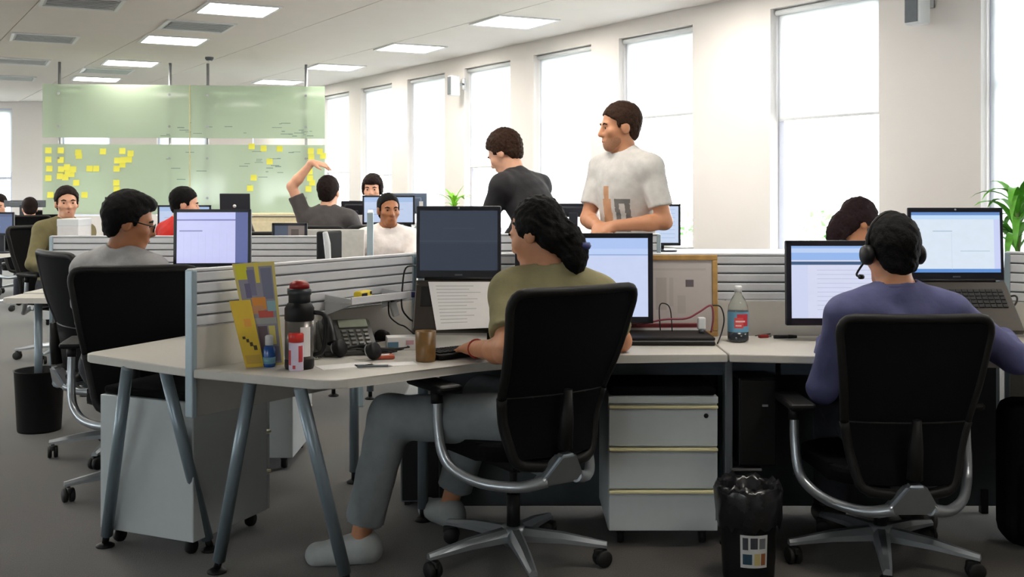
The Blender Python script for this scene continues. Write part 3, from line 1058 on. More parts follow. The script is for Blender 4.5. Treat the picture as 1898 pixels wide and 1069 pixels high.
def plant(label, loc, n, L, w, pot=(0.07, 0.11), seed=1, droop=0.5, col=(70, 150, 40), stemh=0.1, potm=None):
    t = thing('potted_plant', label, 'plant', loc)
    rng = random.Random(seed)
    k = MB()
    r, h = pot
    k.lathe([(0, 0), (r * .72, 0), (r, h), (r + 0.006, h), (r - 0.008, h - 0.004), (r - 0.012, h - 0.02), (0, h - 0.02)], n=24)
    k.build('pot', potm or M_BLACK, t)
    k = MB()
    k.tube([(0, 0, h - 0.03), (0.006, 0, h + stemh * .5), (0, 0.004, h + stemh)], 0.010, 8)
    k.build('stem', mat('plant_stem', rgb(96, 110, 60), 0.6), t)
    ml = mat('leaf_%d_%d_%d' % col, rgb(*col), 0.4, var=0.35, scale=12)
    shapes = []
    for v in range(3):
        q = MB()
        N = 8
        rows = []
        x, z, ang = 0.0, 0.0, 1.25
        for i in range(N + 1):
            s = i / N
            ww = w * math.sin(math.pi * min(0.06 + s * 0.94, 1)) ** 0.7 * (0.55 if i == 0 else 1)
            rows.append([q.b.verts.new((x, sy * ww / 2, z + (0.18 * ww if sy else 0))) for sy in (-1, 0, 1)] if i < N else [q.b.verts.new((x, 0, z))])
            x += math.cos(ang) * L / N
            z += math.sin(ang) * L / N
            ang -= (droop + 0.25 * v) * 2.4 / N
        for a, b in zip(rows, rows[1:]):
            if len(b) == 3:
                q.b.faces.new((a[0], a[1], b[1], b[0])).smooth = True
                q.b.faces.new((a[1], a[2], b[2], b[1])).smooth = True
            else:
                q.b.faces.new((a[0], a[1], b[0])).smooth = True
                q.b.faces.new((a[1], a[2], b[0])).smooth = True
        shapes.append(q.mesh('leaf', ml))
    for i in range(n):
        z = h + stemh * rng.uniform(0.2, 1.0)
        M = T(0, 0, z) @ Matrix.Rotation(i * 2.399 + rng.uniform(-.2, .2), 4, 'Z') @ Matrix.Rotation(rng.uniform(-0.25, 0.45), 4, 'Y') @ Matrix.Scale(rng.uniform(0.65, 1.1), 4)
        pieces('leaf', shapes[i % 3], t, [M])
    return t


# ================================================================== the room
def poly_slab(name, poly, z0, z1, m):
    k = MB()
    k.prism(poly, z0, z1)
    o = k.build(name, m)
    tag(o, kind='structure')
    return o


def carpet():
    m = bpy.data.materials.new('carpet')
    m.use_nodes = True
    nt = m.node_tree
    b = nt.nodes['Principled BSDF']
    tc = nt.nodes.new('ShaderNodeTexCoord')
    n1 = nt.nodes.new('ShaderNodeTexNoise')
    n1.inputs['Scale'].default_value = 220
    n1.inputs['Detail'].default_value = 4
    n2 = nt.nodes.new('ShaderNodeTexNoise')
    n2.inputs['Scale'].default_value = 1.4
    for n in (n1, n2):
        nt.links.new(tc.outputs['Object'], n.inputs['Vector'])
    cr = nt.nodes.new('ShaderNodeValToRGB')
    cr.color_ramp.elements[0].position, cr.color_ramp.elements[1].position = 0.3, 0.7
    cr.color_ramp.elements[0].color, cr.color_ramp.elements[1].color = rgb(50, 45, 39), rgb(80, 73, 64)
    nt.links.new(n1.outputs['Fac'], cr.inputs['Fac'])
    mx = nt.nodes.new('ShaderNodeMix')
    mx.data_type = 'RGBA'
    mx.blend_type = 'MULTIPLY'
    mx.inputs[0].default_value = 0.25
    nt.links.new(cr.outputs['Color'], mx.inputs[6])
    nt.links.new(n2.outputs['Color'], mx.inputs[7])
    nt.links.new(mx.outputs[2], b.inputs['Base Color'])
    b.inputs['Roughness'].default_value = 0.9
    b.inputs['Sheen Weight'].default_value = 0.3
    bp = nt.nodes.new('ShaderNodeBump')
    bp.inputs['Strength'].default_value = 0.5
    bp.inputs['Distance'].default_value = 0.004
    nt.links.new(n1.outputs['Fac'], bp.inputs['Height'])
    nt.links.new(bp.outputs['Normal'], b.inputs['Normal'])
    return m


Y_BACK, X_LEFT, Y_REAR = 19.8, -10.6, -3.0


def wall_at_y(y, c):
    t = (y - WN.y * c) / WD.y
    return wallp(t, c), t


pb, tb = wall_at_y(Y_BACK, C_OUT)
pr, tr = wall_at_y(Y_REAR, C_OUT)
room = [(X_LEFT, Y_REAR), (pr.x, pr.y), (pb.x, pb.y), (X_LEFT, Y_BACK)]
poly_slab('floor', room, -0.12, 0.0, carpet())

# ceiling: a slab carrying long panels that follow the window wall
k = MB()
k.prism(room, Z_CEIL + 0.02, Z_CEIL + 0.2)
ceil = k.build('ceiling', M_CEIL)
tag(ceil, kind='structure')
PW = 1.22
for i in range(-2, 18):
    c1 = C_IN - i * PW
    c0 = c1 - PW + 0.008
    # strip between c0 and c1 clipped to the room's box
    bm_ = bmesh.new()
    q = [wallp(-12, c0), wallp(-12, c1), wallp(34, c1), wallp(34, c0)]
    vs = [bm_.verts.new((p.x, p.y, 0)) for p in q]
    bm_.faces.new(vs)
    for (pt, nr) in (((X_LEFT + .01, 0, 0), (-1, 0, 0)), ((0, Y_REAR + .01, 0), (0, -1, 0)), ((0, Y_BACK - .01, 0), (0, 1, 0)), (wallp(0, C_IN - .001), WN)):
        bmesh.ops.bisect_plane(bm_, geom=bm_.verts[:] + bm_.edges[:] + bm_.faces[:], plane_co=pt, plane_no=nr, clear_outer=True)
    if bm_.faces:
        pl = [(l.vert.co.x, l.vert.co.y) for l in bm_.faces[:][0].loops]
        k = MB()
        k.prism(pl, Z_CEIL, Z_CEIL + 0.02)
        k.build('ceiling_panel', M_CEIL, ceil)
    bm_.free()

# window wall: solid with openings, built of piers, a strip under the sills and a lintel
k = MB()


def wall_block(t0, t1, z0, z1, c0=C_IN, c1=C_OUT):
    p = [wallp(t0, c0), wallp(t1, c0), wallp(t1, c1), wallp(t0, c1)]
    k.prism([(q.x, q.y) for q in p], z0, z1)


t_end, t_start = tb, tr
wall_block(t_start, t_end, 0, Z_SILL)
wall_block(t_start, t_end, Z_HEAD, Z_CEIL + 0.02)
edges = sorted(WIN_T)
last = t_start
for t in edges:
    wall_block(last, t - WIN_W + 0.02, Z_SILL, Z_HEAD)
    last = t + 0.04
wall_block(last, t_end, Z_SILL, Z_HEAD)
w_ = k.build('wall_right', M_WALL)
tag(w_, kind='structure')

M_BLIND = bpy.data.materials.new('blind_fabric')
M_BLIND.use_nodes = True
nt = M_BLIND.node_tree
nt.nodes.remove(nt.nodes['Principled BSDF'])
tcb = nt.nodes.new('ShaderNodeTexCoord')
nzb = nt.nodes.new('ShaderNodeTexNoise')
nzb.inputs['Scale'].default_value = 300
nt.links.new(tcb.outputs['Object'], nzb.inputs['Vector'])
crb = nt.nodes.new('ShaderNodeValToRGB')
crb.color_ramp.elements[0].color, crb.color_ramp.elements[1].color = rgb(226, 228, 230), rgb(244, 245, 246)
nt.links.new(nzb.outputs['Fac'], crb.inputs['Fac'])
db, tb_, mb_ = nt.nodes.new('ShaderNodeBsdfDiffuse'), nt.nodes.new('ShaderNodeBsdfTranslucent'), nt.nodes.new('ShaderNodeMixShader')
for n in (db, tb_):
    nt.links.new(crb.outputs['Color'], n.inputs['Color'])
mb_.inputs[0].default_value = 0.55
nt.links.new(db.outputs[0], mb_.inputs[1])
nt.links.new(tb_.outputs[0], mb_.inputs[2])
nt.links.new(mb_.outputs[0], nt.nodes['Material Output'].inputs['Surface'])

M_GLASS = bpy.data.materials.new('window_glass')
M_GLASS.use_nodes = True
nt = M_GLASS.node_tree
nt.nodes.remove(nt.nodes['Principled BSDF'])
tr_, gl_, mx_ = nt.nodes.new('ShaderNodeBsdfTransparent'), nt.nodes.new('ShaderNodeBsdfGlossy'), nt.nodes.new('ShaderNodeMixShader')
fr_ = nt.nodes.new('ShaderNodeTexNoise')
fr_.inputs['Scale'].default_value = 2.0
frm = nt.nodes.new('ShaderNodeMath')
frm.operation = 'MULTIPLY'
frm.inputs[1].default_value = 0.08
nt.links.new(fr_.outputs['Fac'], frm.inputs[0])
tr_.inputs[0].default_value = (0.97, 0.985, 0.98, 1)
gl_.inputs['Roughness'].default_value = 0.02
nt.links.new(frm.outputs[0], mx_.inputs[0])
nt.links.new(tr_.outputs[0], mx_.inputs[1])
nt.links.new(gl_.outputs[0], mx_.inputs[2])
nt.links.new(mx_.outputs[0], nt.nodes['Material Output'].inputs['Surface'])

DROP = [1.55, 1.50, 0.83, 1.57, 0.83, 1.98, 1.87, 0.83, 1.6]      # height of each blind's lower bar
RW = math.atan2(WD.y, WD.x)


def wall_root(name, t, c, z):
    o = bpy.data.objects.new(name, None)
    COL.objects.link(o)
    o.location = wallp(t, c, z)
    o.rotation_euler = (0, 0, RW)      # local x along the wall (away), local y towards the room
    tag(o, kind='structure')
    return o


hgt = Z_HEAD - Z_SILL
for i, t in enumerate(WIN_T):
    w = WIN_W + 0.02
    r = wall_root('window_%d' % (i + 1), t + 0.04 - w / 2, C_GLASS, Z_SILL)
    for (x, z, bw, bh, nm) in ((-w / 2 + 0.03, hgt / 2, 0.06, hgt, 'frame_stile'), (w / 2 - 0.03, hgt / 2, 0.06, hgt, 'frame_stile'), (0, 0.035, w - 0.12, 0.07, 'frame_rail'), (0, hgt - 0.035, w - 0.12, 0.07, 'frame_rail')):
        k = MB()
        k.box((x, 0, z), (bw, 0.06, bh), 0.004)
        k.build(nm, M_FRAME, r)
    k = MB()
    k.box((0, -0.01, hgt * 0.62), (w - 0.12, 0.045, 0.045), 0.004)
    k.build('meeting_rail', M_FRAME, r)
    for z0, z1 in ((0.07, hgt * 0.62 - 0.022), (hgt * 0.62 + 0.022, hgt - 0.07)):
        k = MB()
        k.box((0, -0.012, (z0 + z1) / 2), (w - 0.12, 0.006, z1 - z0))
        k.build('pane', M_GLASS, r)
    bl = DROP[i] - Z_SILL
    k = MB()
    k.box((0, 0.048, (hgt + bl) / 2), (w - 0.05, 0.002, hgt - bl - 0.02))
    b_ = k.build('blind', M_BLIND, r)
    k = MB()
    k.box((0, 0.048, bl + 0.005), (w - 0.05, 0.012, 0.022), 0.004)
    k.build('blind_bar', mat('blind_bar', rgb(206, 206, 208), 0.5), b_)
    k = MB()
    k.tube([(-w / 2 + 0.01, 0.06, hgt - 0.03), (w / 2 - 0.01, 0.06, hgt - 0.03)], 0.022, 12)
    k.build('blind_roller', M_WHITE, b_)
    k = MB()
    k.box((0, 0.10, 0.008), (w + 0.02, 0.16, 0.02), 0.005)
    k.build('sill', M_WHITE, r)

# skirting under the windows
k = MB()
wall_block(t_start, t_end, 0.0, 0.10, C_IN - 0.014, C_IN)
tag(k.build('baseboard_right', M_WHITE), kind='structure')

# long walls with tall windows; those left and rear are added for light
bz0, bz1 = Z_SILL, 2.78


def long_wall(name, origin, rz, length, spans, first):
    """a wall from origin along local x, its outside towards local +y, with windows over the given spans"""
    k = MB()
    lastx = -0.2
    for (x0, x1) in spans + [(length + 0.2, None)]:
        k.box(((lastx + x0) / 2, 0.1, (Z_CEIL + .02) / 2), (x0 - lastx, 0.2, Z_CEIL + .02))
        if x1 is not None:
            k.box(((x0 + x1) / 2, 0.1, bz0 / 2), (x1 - x0, 0.2, bz0))
            k.box(((x0 + x1) / 2, 0.1, (bz1 + Z_CEIL + .02) / 2), (x1 - x0, 0.2, Z_CEIL + .02 - bz1))
            lastx = x1
    o = k.build(name, M_WALL)
    o.location, o.rotation_euler = origin, (0, 0, rz)
    tag(o, kind='structure')
    Mw = T(*origin) @ Matrix.Rotation(rz, 4, 'Z')
    for wi, (x0, x1) in enumerate(spans):
        r = bpy.data.objects.new('window_%d' % (first + wi), None)
        COL.objects.link(r)
        r.matrix_world = Mw @ T((x0 + x1) / 2, 0.12, bz0)
        tag(r, kind='structure')
        w, hg2 = x1 - x0, bz1 - bz0
        ld = bpy.data.lights.new('sky_portal', 'AREA')
        ld.shape = 'RECTANGLE'
        ld.size, ld.size_y = w, hg2
        ld.cycles.is_portal = True
        lo = bpy.data.objects.new('sky_portal', ld)
        COL.objects.link(lo)
        lo.location = Mw @ Vector(((x0 + x1) / 2, 0.25, (bz0 + bz1) / 2))
        lo.rotation_euler = (Mw.to_3x3() @ Vector((0, -1, 0))).to_track_quat('-Z', 'Z').to_euler()
        for (x, z, bw, bh, nm) in ((-w / 2 + 0.035, hg2 / 2, 0.07, hg2, 'frame_stile'), (w / 2 - 0.035, hg2 / 2, 0.07, hg2, 'frame_stile'), (0, 0.035, w - .14, 0.07, 'frame_rail'), (0, hg2 - .035, w - .14, 0.07, 'frame_rail'), (0, hg2 * .35, w - .14, 0.05, 'meeting_rail')):
            k = MB()
            k.box((x, 0, z), (bw, 0.06, bh), 0.004)
            k.build(nm, M_FRAME, r)
        for z0, z1 in ((0.07, hg2 * .35 - .025), (hg2 * .35 + .025, hg2 - .07)):
            k = MB()
            k.box((0, 0.01, (z0 + z1) / 2), (w - .14, 0.006, z1 - z0))
            k.build('pane', M_GLASS, r)
        k = MB()
        k.box((0, -0.055, hg2 * .70), (w - .06, 0.002, hg2 * .58))
        k.build('blind', M_BLIND, r)


long_wall('wall_back', (X_LEFT, Y_BACK, 0), 0, pb.x - X_LEFT, [(at(x0, 300, Y_BACK).x - X_LEFT, at(x0 + 92, 300, Y_BACK).x - X_LEFT) for x0 in (-70, 112, 290, 468)], 10)
long_wall('wall_left', (X_LEFT, Y_REAR, 0), math.pi / 2, Y_BACK - Y_REAR, [(1.5 + 1.9 * i, 2.6 + 1.9 * i) for i in range(11)], 14)  # windows added out of view for daylight from the left
long_wall('wall_rear', (pr.x, Y_REAR, 0), math.pi, pr.x - X_LEFT, [(pr.x + 2.6 + 1.9 * i, pr.x + 3.7 + 1.9 * i) for i in range(2)], 25)  # unseen windows added to light the faces turned towards the camera

# the ground far below the windows
k = MB()
k.prism([(-80, -80), (160, -80), (160, 160), (-80, 160)], -7.2, -7.0)
tag(k.build('ground', mat('outside_ground', rgb(168, 170, 160), 0.9, scale=0.3, var=0.2)), kind='structure')


# ------------------------------------------------------------------ ceiling lights and vents
def diffuser_mat():
    m = bpy.data.materials.new('light_diffuser')
    m.use_nodes = True
    nt = m.node_tree
    b = nt.nodes['Principled BSDF']
    b.inputs['Base Color'].default_value = (0.9, 0.9, 0.88, 1)
    tc = nt.nodes.new('ShaderNodeTexCoord')
    nz = nt.nodes.new('ShaderNodeTexNoise')
    nz.inputs['Scale'].default_value = 60
    nt.links.new(tc.outputs['Object'], nz.inputs['Vector'])
    cr = nt.nodes.new('ShaderNodeValToRGB')
    cr.color_ramp.elements[0].color, cr.color_ramp.elements[1].color = (1, .93, .82, 1), (1, .96, .88, 1)
    nt.links.new(nz.outputs['Fac'], cr.inputs['Fac'])
    nt.links.new(cr.outputs['Color'], b.inputs['Emission Color'])
    b.inputs['Emission Strength'].default_value = LAMP
    return m


M_DIFF = diffuser_mat()
LROT = math.radians(27)
spots = [((440, 17), 'nearest of the far row left of the glass board hangers'), ((322, 74), ''), ((242, 116.5), ''), ((179, 146), ''), ((953, 40), ''), ((760, 88.5), ''), ((621, 124), ''), ((516, 151.5), '')]
names = ['lit square ceiling panel nearest the camera in the left row', 'second lit ceiling panel of the left row',
         'third lit ceiling panel of the left row, above the glass board', 'farthest lit ceiling panel of the left row',
         'lit square ceiling panel nearest the camera in the row by the windows', 'second lit ceiling panel of the row by the windows',
         'third lit ceiling panel of the row by the windows', 'farthest lit ceiling panel of the row by the windows']
fr = MB()
for (x, y, bw, bh) in ((0, 0.305, 0.64, 0.03), (0, -0.305, 0.64, 0.03), (0.305, 0, 0.03, 0.58), (-0.305, 0, 0.03, 0.58)):
    fr.box((x, y, -0.006), (bw, bh, 0.016), 0.003)
fm = fr.mesh('frame', M_WHITE)
df = MB()
df.box((0, 0, -0.003), (0.58, 0.58, 0.008), 0.002)
dm = df.mesh('diffuser', M_DIFF)
for (px, _), nm in zip(spots, names):
    p = on(px[0], px[1], Z_CEIL)
    t = thing('ceiling_light', nm, 'ceiling light', (p.x, p.y, Z_CEIL), LROT, 'square ceiling lights')
    pieces('frame', fm, t, [Matrix()])
    pieces('diffuser', dm, t, [Matrix()])
for j, i in [(0, -1), (1, -1), (1, -2), (1, -3), (1, -4), (0, -3), (2, -2), (2, -1), (2, 0), (2, 1), (2, 2), (2, 3), (3, 0), (3, 1), (3, 2)]:      # the rows go on overhead, added out of view for more light
    t = thing('ceiling_light', 'lit square ceiling panel added overhead, out of view, for more light', 'ceiling light',
              (0.02 - 2.42 * j - 1.17 * i - (0.0 if j else 0.0), 10.16 - 0.71 * j + 1.93 * i, Z_CEIL), LROT, 'added ceiling lights overhead')
    pieces('frame', fm, t, [Matrix()])
    pieces('diffuser', dm, t, [Matrix()])
for x, y, nm in ((-7.06, 17.5, 'lit ceiling panel glowing through the left of the glass board'), (-4.66, 17.9, 'lit ceiling panel glowing through the middle of the glass board')):
    t = thing('ceiling_light', nm, 'ceiling light', (x, y, Z_CEIL), LROT, 'square ceiling lights')
    pieces('frame', fm, t, [Matrix()])
    pieces('diffuser', dm, t, [Matrix()])
vs_ = [((152, 4), 'grey slotted air vent in the ceiling, nearest at the top edge'), ((365, 48), 'grey air vent between the first two lights of the left row'),
       ((82, 70), 'slotted ceiling vent beyond the nearest one, far from the windows'), ((40, 113), 'slotted ceiling vent third along, above the far workers'),
       ((198, 131), 'ceiling vent between the last two lights of the left row'), ((20, 144), 'farthest slotted ceiling vent at the left edge')]
sl = MB()
sl.box((0, 0, -0.004), (0.54, 0.05, 0.006), 0, M=RX(0.22))
sm = sl.mesh('slat', M_WHITE)
bk = MB()
bk.box((0, 0, 0.0), (0.58, 0.58, 0.004))
bkm = bk.mesh('backing', M_PED)
for px, nm in vs_:
    p = on(px[0], px[1], Z_CEIL)
    t = thing('ceiling_vent', nm, 'ceiling vent', (p.x, p.y, Z_CEIL), LROT, 'slotted ceiling vents')
    pieces('frame', fm, t, [Matrix()])
    pieces('backing', bkm, t, [T(0, 0, -0.002)])
    pieces('slat', sm, t, [T(0, -0.24 + 0.08 * q, -0.006) for q in range(7)])
# smoke detector
t = thing('smoke_detector', 'small round smoke detector on the ceiling above the glass board', 'smoke detector', on(388, 106, Z_CEIL))
k = MB()
k.lathe([(0, 0.0), (0.05, 0.0), (0.05, -0.02), (0.035, -0.04), (0, -0.042)])
k.build('body', M_GREYP, t)
k = MB()
k.lathe([(0, -0.041), (0.02, -0.041), (0.018, -0.05), (0, -0.052)])
k.build('sensor', M_WHITE, t)


# ------------------------------------------------------------------ wall speakers
def wall_speaker(label, px, ytop, ybot, hgt_, wdt):
    x_ = (px - CX) / F_PX
    Y = (C_IN - 0.08) / (WN.x * x_ + WN.y)
    p = Vector((x_ * Y, Y, 0))
    tt = p.dot(WD)
    z0 = HC - (ybot - HY) * Y / F_PX
    t = thing('wall_speaker', label, 'speaker', wallp(tt, C_IN, z0), RW)
    k = MB()
    k.box((0.02, 0.14, hgt_ / 2), (wdt, 0.12, hgt_), 0.012)
    k.build('cabinet', M_WHITE, t)
    k = MB()
    k.box((0.02 , 0.203, hgt_ / 2), (wdt - 0.02, 0.008, hgt_ - 0.03), 0.003)
    k.build('grille', M_GREYP, t)
    k = MB()
    k.box((0.02, 0.006, hgt_ * .6), (0.06, 0.012, 0.14), 0.003)
    k.tube([(0.02, 0.01, hgt_ * .6), (0.02, 0.09, hgt_ * .6)], 0.012, 10)
    k.build('bracket', M_SILVER, t)


wall_speaker('white box speaker high on the pier beside the nearest full window', 1716, 0, 47, 0.32, 0.12)
wall_speaker('small grey speaker high on the pier between far windows', 851, 142, 178, 0.24, 0.10)


# ================================================================== near workstations
ZD = 0.73
P_END = Vector((-1.095, 3.665, 0))       # free end of the near divider
HUB = Vector((-0.42, 4.56, 0))           # where the three dividers meet
SEAM = 0.80
slat_panel('grey slatted desk divider with pale end post beside the yellow leaflets', P_END, HUB, 1.060, 0.872, 0.565, 5)
slat_panel('grey slatted divider running straight across behind the two big monitors', HUB + Vector((0.03, -0.02, 0)), (2.03, 4.52, 0), 1.060, 0.872, 0.30, 5)
slat_panel('plain pale divider behind the spiky plant at the right edge', (2.06, 4.50, 0), (2.95, 4.02, 0), 1.070, 0.872, 0.30, 5)


def desk(label, poly, rad, legs, z=ZD, th=0.030, name='desk'):
    c = Vector((sum(p[0] for p in poly) / len(poly), sum(p[1] for p in poly) / len(poly), 0))
    t = thing(name, label, 'desk', c)
    k = MB()
    k.prism(round_poly([(p[0] - c.x, p[1] - c.y, 0) for p in poly], rad), z - th, z, 0.004)
    k.build('desktop', M_DESK, t)
    for (a, b) in legs:
        desk_leg(t, (a[0] - c.x, a[1] - c.y, z - th), (b[0] - c.x, b[1] - c.y, 0))
    return t


e_end = (P_END - HUB).normalized()
nrm = Vector((-e_end.y, e_end.x, 0))     # away from the divider on the side of the woman's desk
if nrm.x < 0:
    nrm = -nrm
o_ = nrm * 0.022


def leg_top(px, py):
    p = on(px, py, 0.70)
    return Vector((p.x * 1.024, p.y * 1.024, p.z))          # a little way in from the desk's edge


# the woman's corner desk
pe = P_END + o_
desk('pale grey corner desk with the thermos and yellow leaflets on it',
     [(pe.x, pe.y), (-0.575, 3.43), (-0.14, 3.775), (0.10, 3.90), (0.30, 3.955), (SEAM - 0.004, 3.985), (SEAM - 0.004, 4.475), (HUB.x + 0.06, 4.50)],
     [0.0, 0.09, 0.0, 0.12, 0.10, 0.0, 0.0, 0.0],
     [(leg_top(465, 716), on(402, 1060, 0)), (leg_top(556, 727), on(645, 1085, 0)), ((SEAM - 0.05, 4.42), (SEAM - 0.05, 4.42)), ((-0.36, 4.36), (-0.36, 4.36))])
# the man's straight desk
desk('straight pale desk under the monitor and laptop of the man in blue',
     [(SEAM + 0.004, 3.985), (2.9, 3.70), (2.9, 3.98), (2.02, 4.475), (SEAM + 0.004, 4.475)], [0.0, 0, 0, 0, 0],
     [((SEAM + 0.06, 4.40), (SEAM + 0.06, 4.40)), ((2.7, 3.85), (2.75, 3.85))])
# the desk on the other side of the near divider
pe2 = P_END - o_
lb = on(345, 622, ZD)
desk('pale desk between the near divider and the empty black chairs',
     [(pe2.x, pe2.y), (HUB.x - 0.10, HUB.y + 0.02), (-0.62, 5.05), (-1.13, 4.90), (lb.x, lb.y), (-1.588, 4.00)], [0, 0, 0.05, 0.15, 0.05, 0.04],
     [(leg_top(236, 690), on(195, 1012, 0)), (leg_top(306, 694), on(390, 1020, 0)), ((-0.72, 4.92), (-0.72, 4.92))])
# desk behind the long divider
desk('desk behind the long divider where the dark-haired woman works', [(-0.30, 4.57), (2.0, 4.57), (2.0, 5.12), (-0.30, 5.12)], [0, 0, .04, .04],
     [((-0.2, 5.0), (-0.2, 5.0)), ((1.9, 5.0), (1.9, 5.0))])

# under the desks
t = thing('cable_tray', 'blue-grey cable tray hung under the two right desks', 'cable tray', (0.95, 4.22, 0))
for x, w in ((-0.35, 0.86), (0.47, 0.74)):
    k = MB()
    k.box((x, 0, 0.655), (w, 0.008, 0.085), 0.002)
    k.build('front_panel', M_DKPANEL, t)
k = MB()
k.box((0.05, 0.08, 0.616), (1.65, 0.16, 0.006))
k.build('tray_floor', M_DKPANEL, t)
for x in (-0.6, -0.1, 0.4, 0.8):
    k = MB()
    k.box((x, -0.008, 0.66), (0.012, 0.012, 0.08), 0.002)
    k.build('hanger', M_BLACK, t)
t = thing('desk_support_frame', 'pale steel support leg where the two right desks meet', 'desk leg', (0.815, 4.08, 0))
k = MB()
k.box((0, 0, 0.35), (0.030, 0.05, 0.69), 0.005)
k.build('upright', M_GREYP, t)
k = MB()
k.box((0.06, 0, 0.285), (0.13, 0.05, 0.012), 0.003)
k.build('bracket', M_SILVER, t)
k = MB()
k.lathe([(0, 0), (0.03, 0), (0.03, 0.008), (0, 0.012)])
k.build('foot', M_BLACK, t)
t = thing('computer_tower', 'black computer tower slung under the desk above the bin', 'computer', (0.925, 4.06, 0.292))
k = MB()
k.box((0, 0.19, 0.17), (0.145, 0.38, 0.335), 0.008)
k.build('case', M_BLACK, t)
k = MB()
k.box((0, -0.004, 0.17), (0.135, 0.012, 0.32), 0.004)
k.build('front_panel', M_FRAMEB, t)
k = MB()
k.box((0.025, -0.011, 0.235), (0.022, 0.004, 0.008), 0.001)
k.build('badge', M_SILVER, t)
t = thing('computer_tower', 'dark grey computer tower on the floor beyond the woman\'s knees', 'computer', (-0.385, 4.55, 0))
k = MB()
k.box((0, 0.2, 0.235), (0.17, 0.42, 0.43), 0.01)
k.build('case', M_GREYP, t)
k = MB()
k.box((0, -0.013, 0.235), (0.155, 0.012, 0.41), 0.004)
k.build('front_panel', M_BLACK, t)
for x in (-0.06, 0.06):
    k = MB()
    k.box((x, 0.2, 0.011), (0.02, 0.36, 0.022))
    k.build('foot', M_RUB, t)
pedestal('pale drawer unit with cream handle strips beside the waste bin', (0.565, 4.03, 0), 0.0)
rzp = math.atan2(3.9 - 4.08, -1.148 + 1.56)
pedestal('grey drawer unit seen from behind under the near desk', (-1.17, 4.41, 0), rzp + math.pi, w=0.44, d=0.46)
pedestal('grey drawer unit partly hidden far under the dividers', (-1.25, 5.62, 0), math.pi, w=0.42, d=0.5)
rects = [(0.08, 0.55, 0.28, 0.92, rgb(60, 62, 70)), (0.36, 0.58, 0.62, 0.92, rgb(60, 62, 70)), (0.68, 0.58, 0.92, 0.9, rgb(110, 112, 118)),
         (0.08, 0.1, 0.42, 0.42, rgb(36, 70, 90)), (0.5, 0.08, 0.72, 0.44, rgb(196, 178, 120)), (0.75, 0.08, 0.93, 0.44, rgb(150, 88, 44))]
bin_('black waste bin with a bin bag and white picture sticker', (0.818, 3.735, 0), 0.100, 0.30, True, print_mat('bin_sticker', rgb(206, 206, 206), rects))
t = bin_('large black bin on the floor at the left beside the far desk leg', (-2.62, 5.98, 0), 0.13, 0.33, False)

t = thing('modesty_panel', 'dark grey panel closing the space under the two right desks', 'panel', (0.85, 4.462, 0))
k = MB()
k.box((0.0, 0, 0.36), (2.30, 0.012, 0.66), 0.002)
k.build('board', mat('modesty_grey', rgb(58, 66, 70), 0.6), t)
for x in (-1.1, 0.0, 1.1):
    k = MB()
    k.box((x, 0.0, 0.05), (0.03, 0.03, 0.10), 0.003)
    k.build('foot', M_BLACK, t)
t = thing('added_bag', 'large black bag shape added for the dark area at the right edge', 'bag', (2.02, 4.05, 0), -0.15)  # guessed bag, added to fill a dark area
k = MB()
k.box((0, 0, 0.28), (0.36, 0.20, 0.54), 0.06, seg=4)
k.build('bag_body', M_FABRIC, t)
k = MB()
k.box((0, -0.105, 0.2), (0.28, 0.05, 0.26), 0.02, seg=3)
k.build('front_pocket', M_FABRIC, t)
k = MB()
k.tube([(-0.06, 0, 0.54), (-0.05, 0, 0.60), (0.05, 0, 0.60), (0.06, 0, 0.54)], 0.010, 8, smooth=4)
k.build('carry_loop', M_FRAMEB, t)

# chairs: the same model four times, each with its own height and turn
chair_proto('office_chair', 'black mesh swivel chair the woman with the dark ponytail sits on', math.radians(33), (0.005, 3.87, 0), hz=0.015, tilt=16, spin=0.25)
chair_proto('office_chair', 'black mesh swivel chair the man in the blue shirt sits on', math.radians(1), (1.325, 3.88, 0), hz=-0.078, tilt=10, spin=0.35)
chair_proto('office_chair', 'black swivel chair of the man with glasses, its back above the near desk', math.radians(11), (-1.62, 4.77, 0), hz=0.015, tilt=8, spin=0.63)
chair_proto('office_chair', 'empty black swivel chair turned sideways, beside the far left bin', math.radians(-48), (-1.98, 5.46, 0), hz=0.028, tilt=9, spin=1.45)

# ------------------------------------------------------------------ things on the woman's desk
C = rgb
base = rgb(150, 146, 160)
rects = [(0, 0, 1, 1, rgb(216, 200, 120)), (0.07, 0.02, 0.93, 0.96, base), (0.05, 0.84, 0.32, 0.99, rgb(222, 216, 60)), (0.50, 0.80, 0.60, 1.0, rgb(226, 208, 90)),
         (0.30, 0.68, 0.48, 0.93, rgb(126, 124, 150)), (0.64, 0.64, 0.9, 0.94, rgb(120, 124, 148)), (0.2, 0.66, 0.34, 0.8, rgb(112, 106, 140)),
         (0.32, 0.54, 0.68, 0.66, rgb(226, 150, 70)), (0.24, 0.50, 0.60, 0.58, rgb(204, 150, 110)), (0.44, 0.44, 0.84, 0.53, rgb(206, 96, 84)), (0.30, 0.40, 0.9, 0.46, rgb(170, 172, 170)),
         (0.70, 0.52, 0.93, 0.62, rgb(150, 186, 196)), (0.36, 0.12, 0.62, 0.38, rgb(112, 96, 104)), (0.66, 0.2, 0.84, 0.38, rgb(222, 208, 120)), (0.66, 0.04, 0.9, 0.18, rgb(120, 116, 134))]


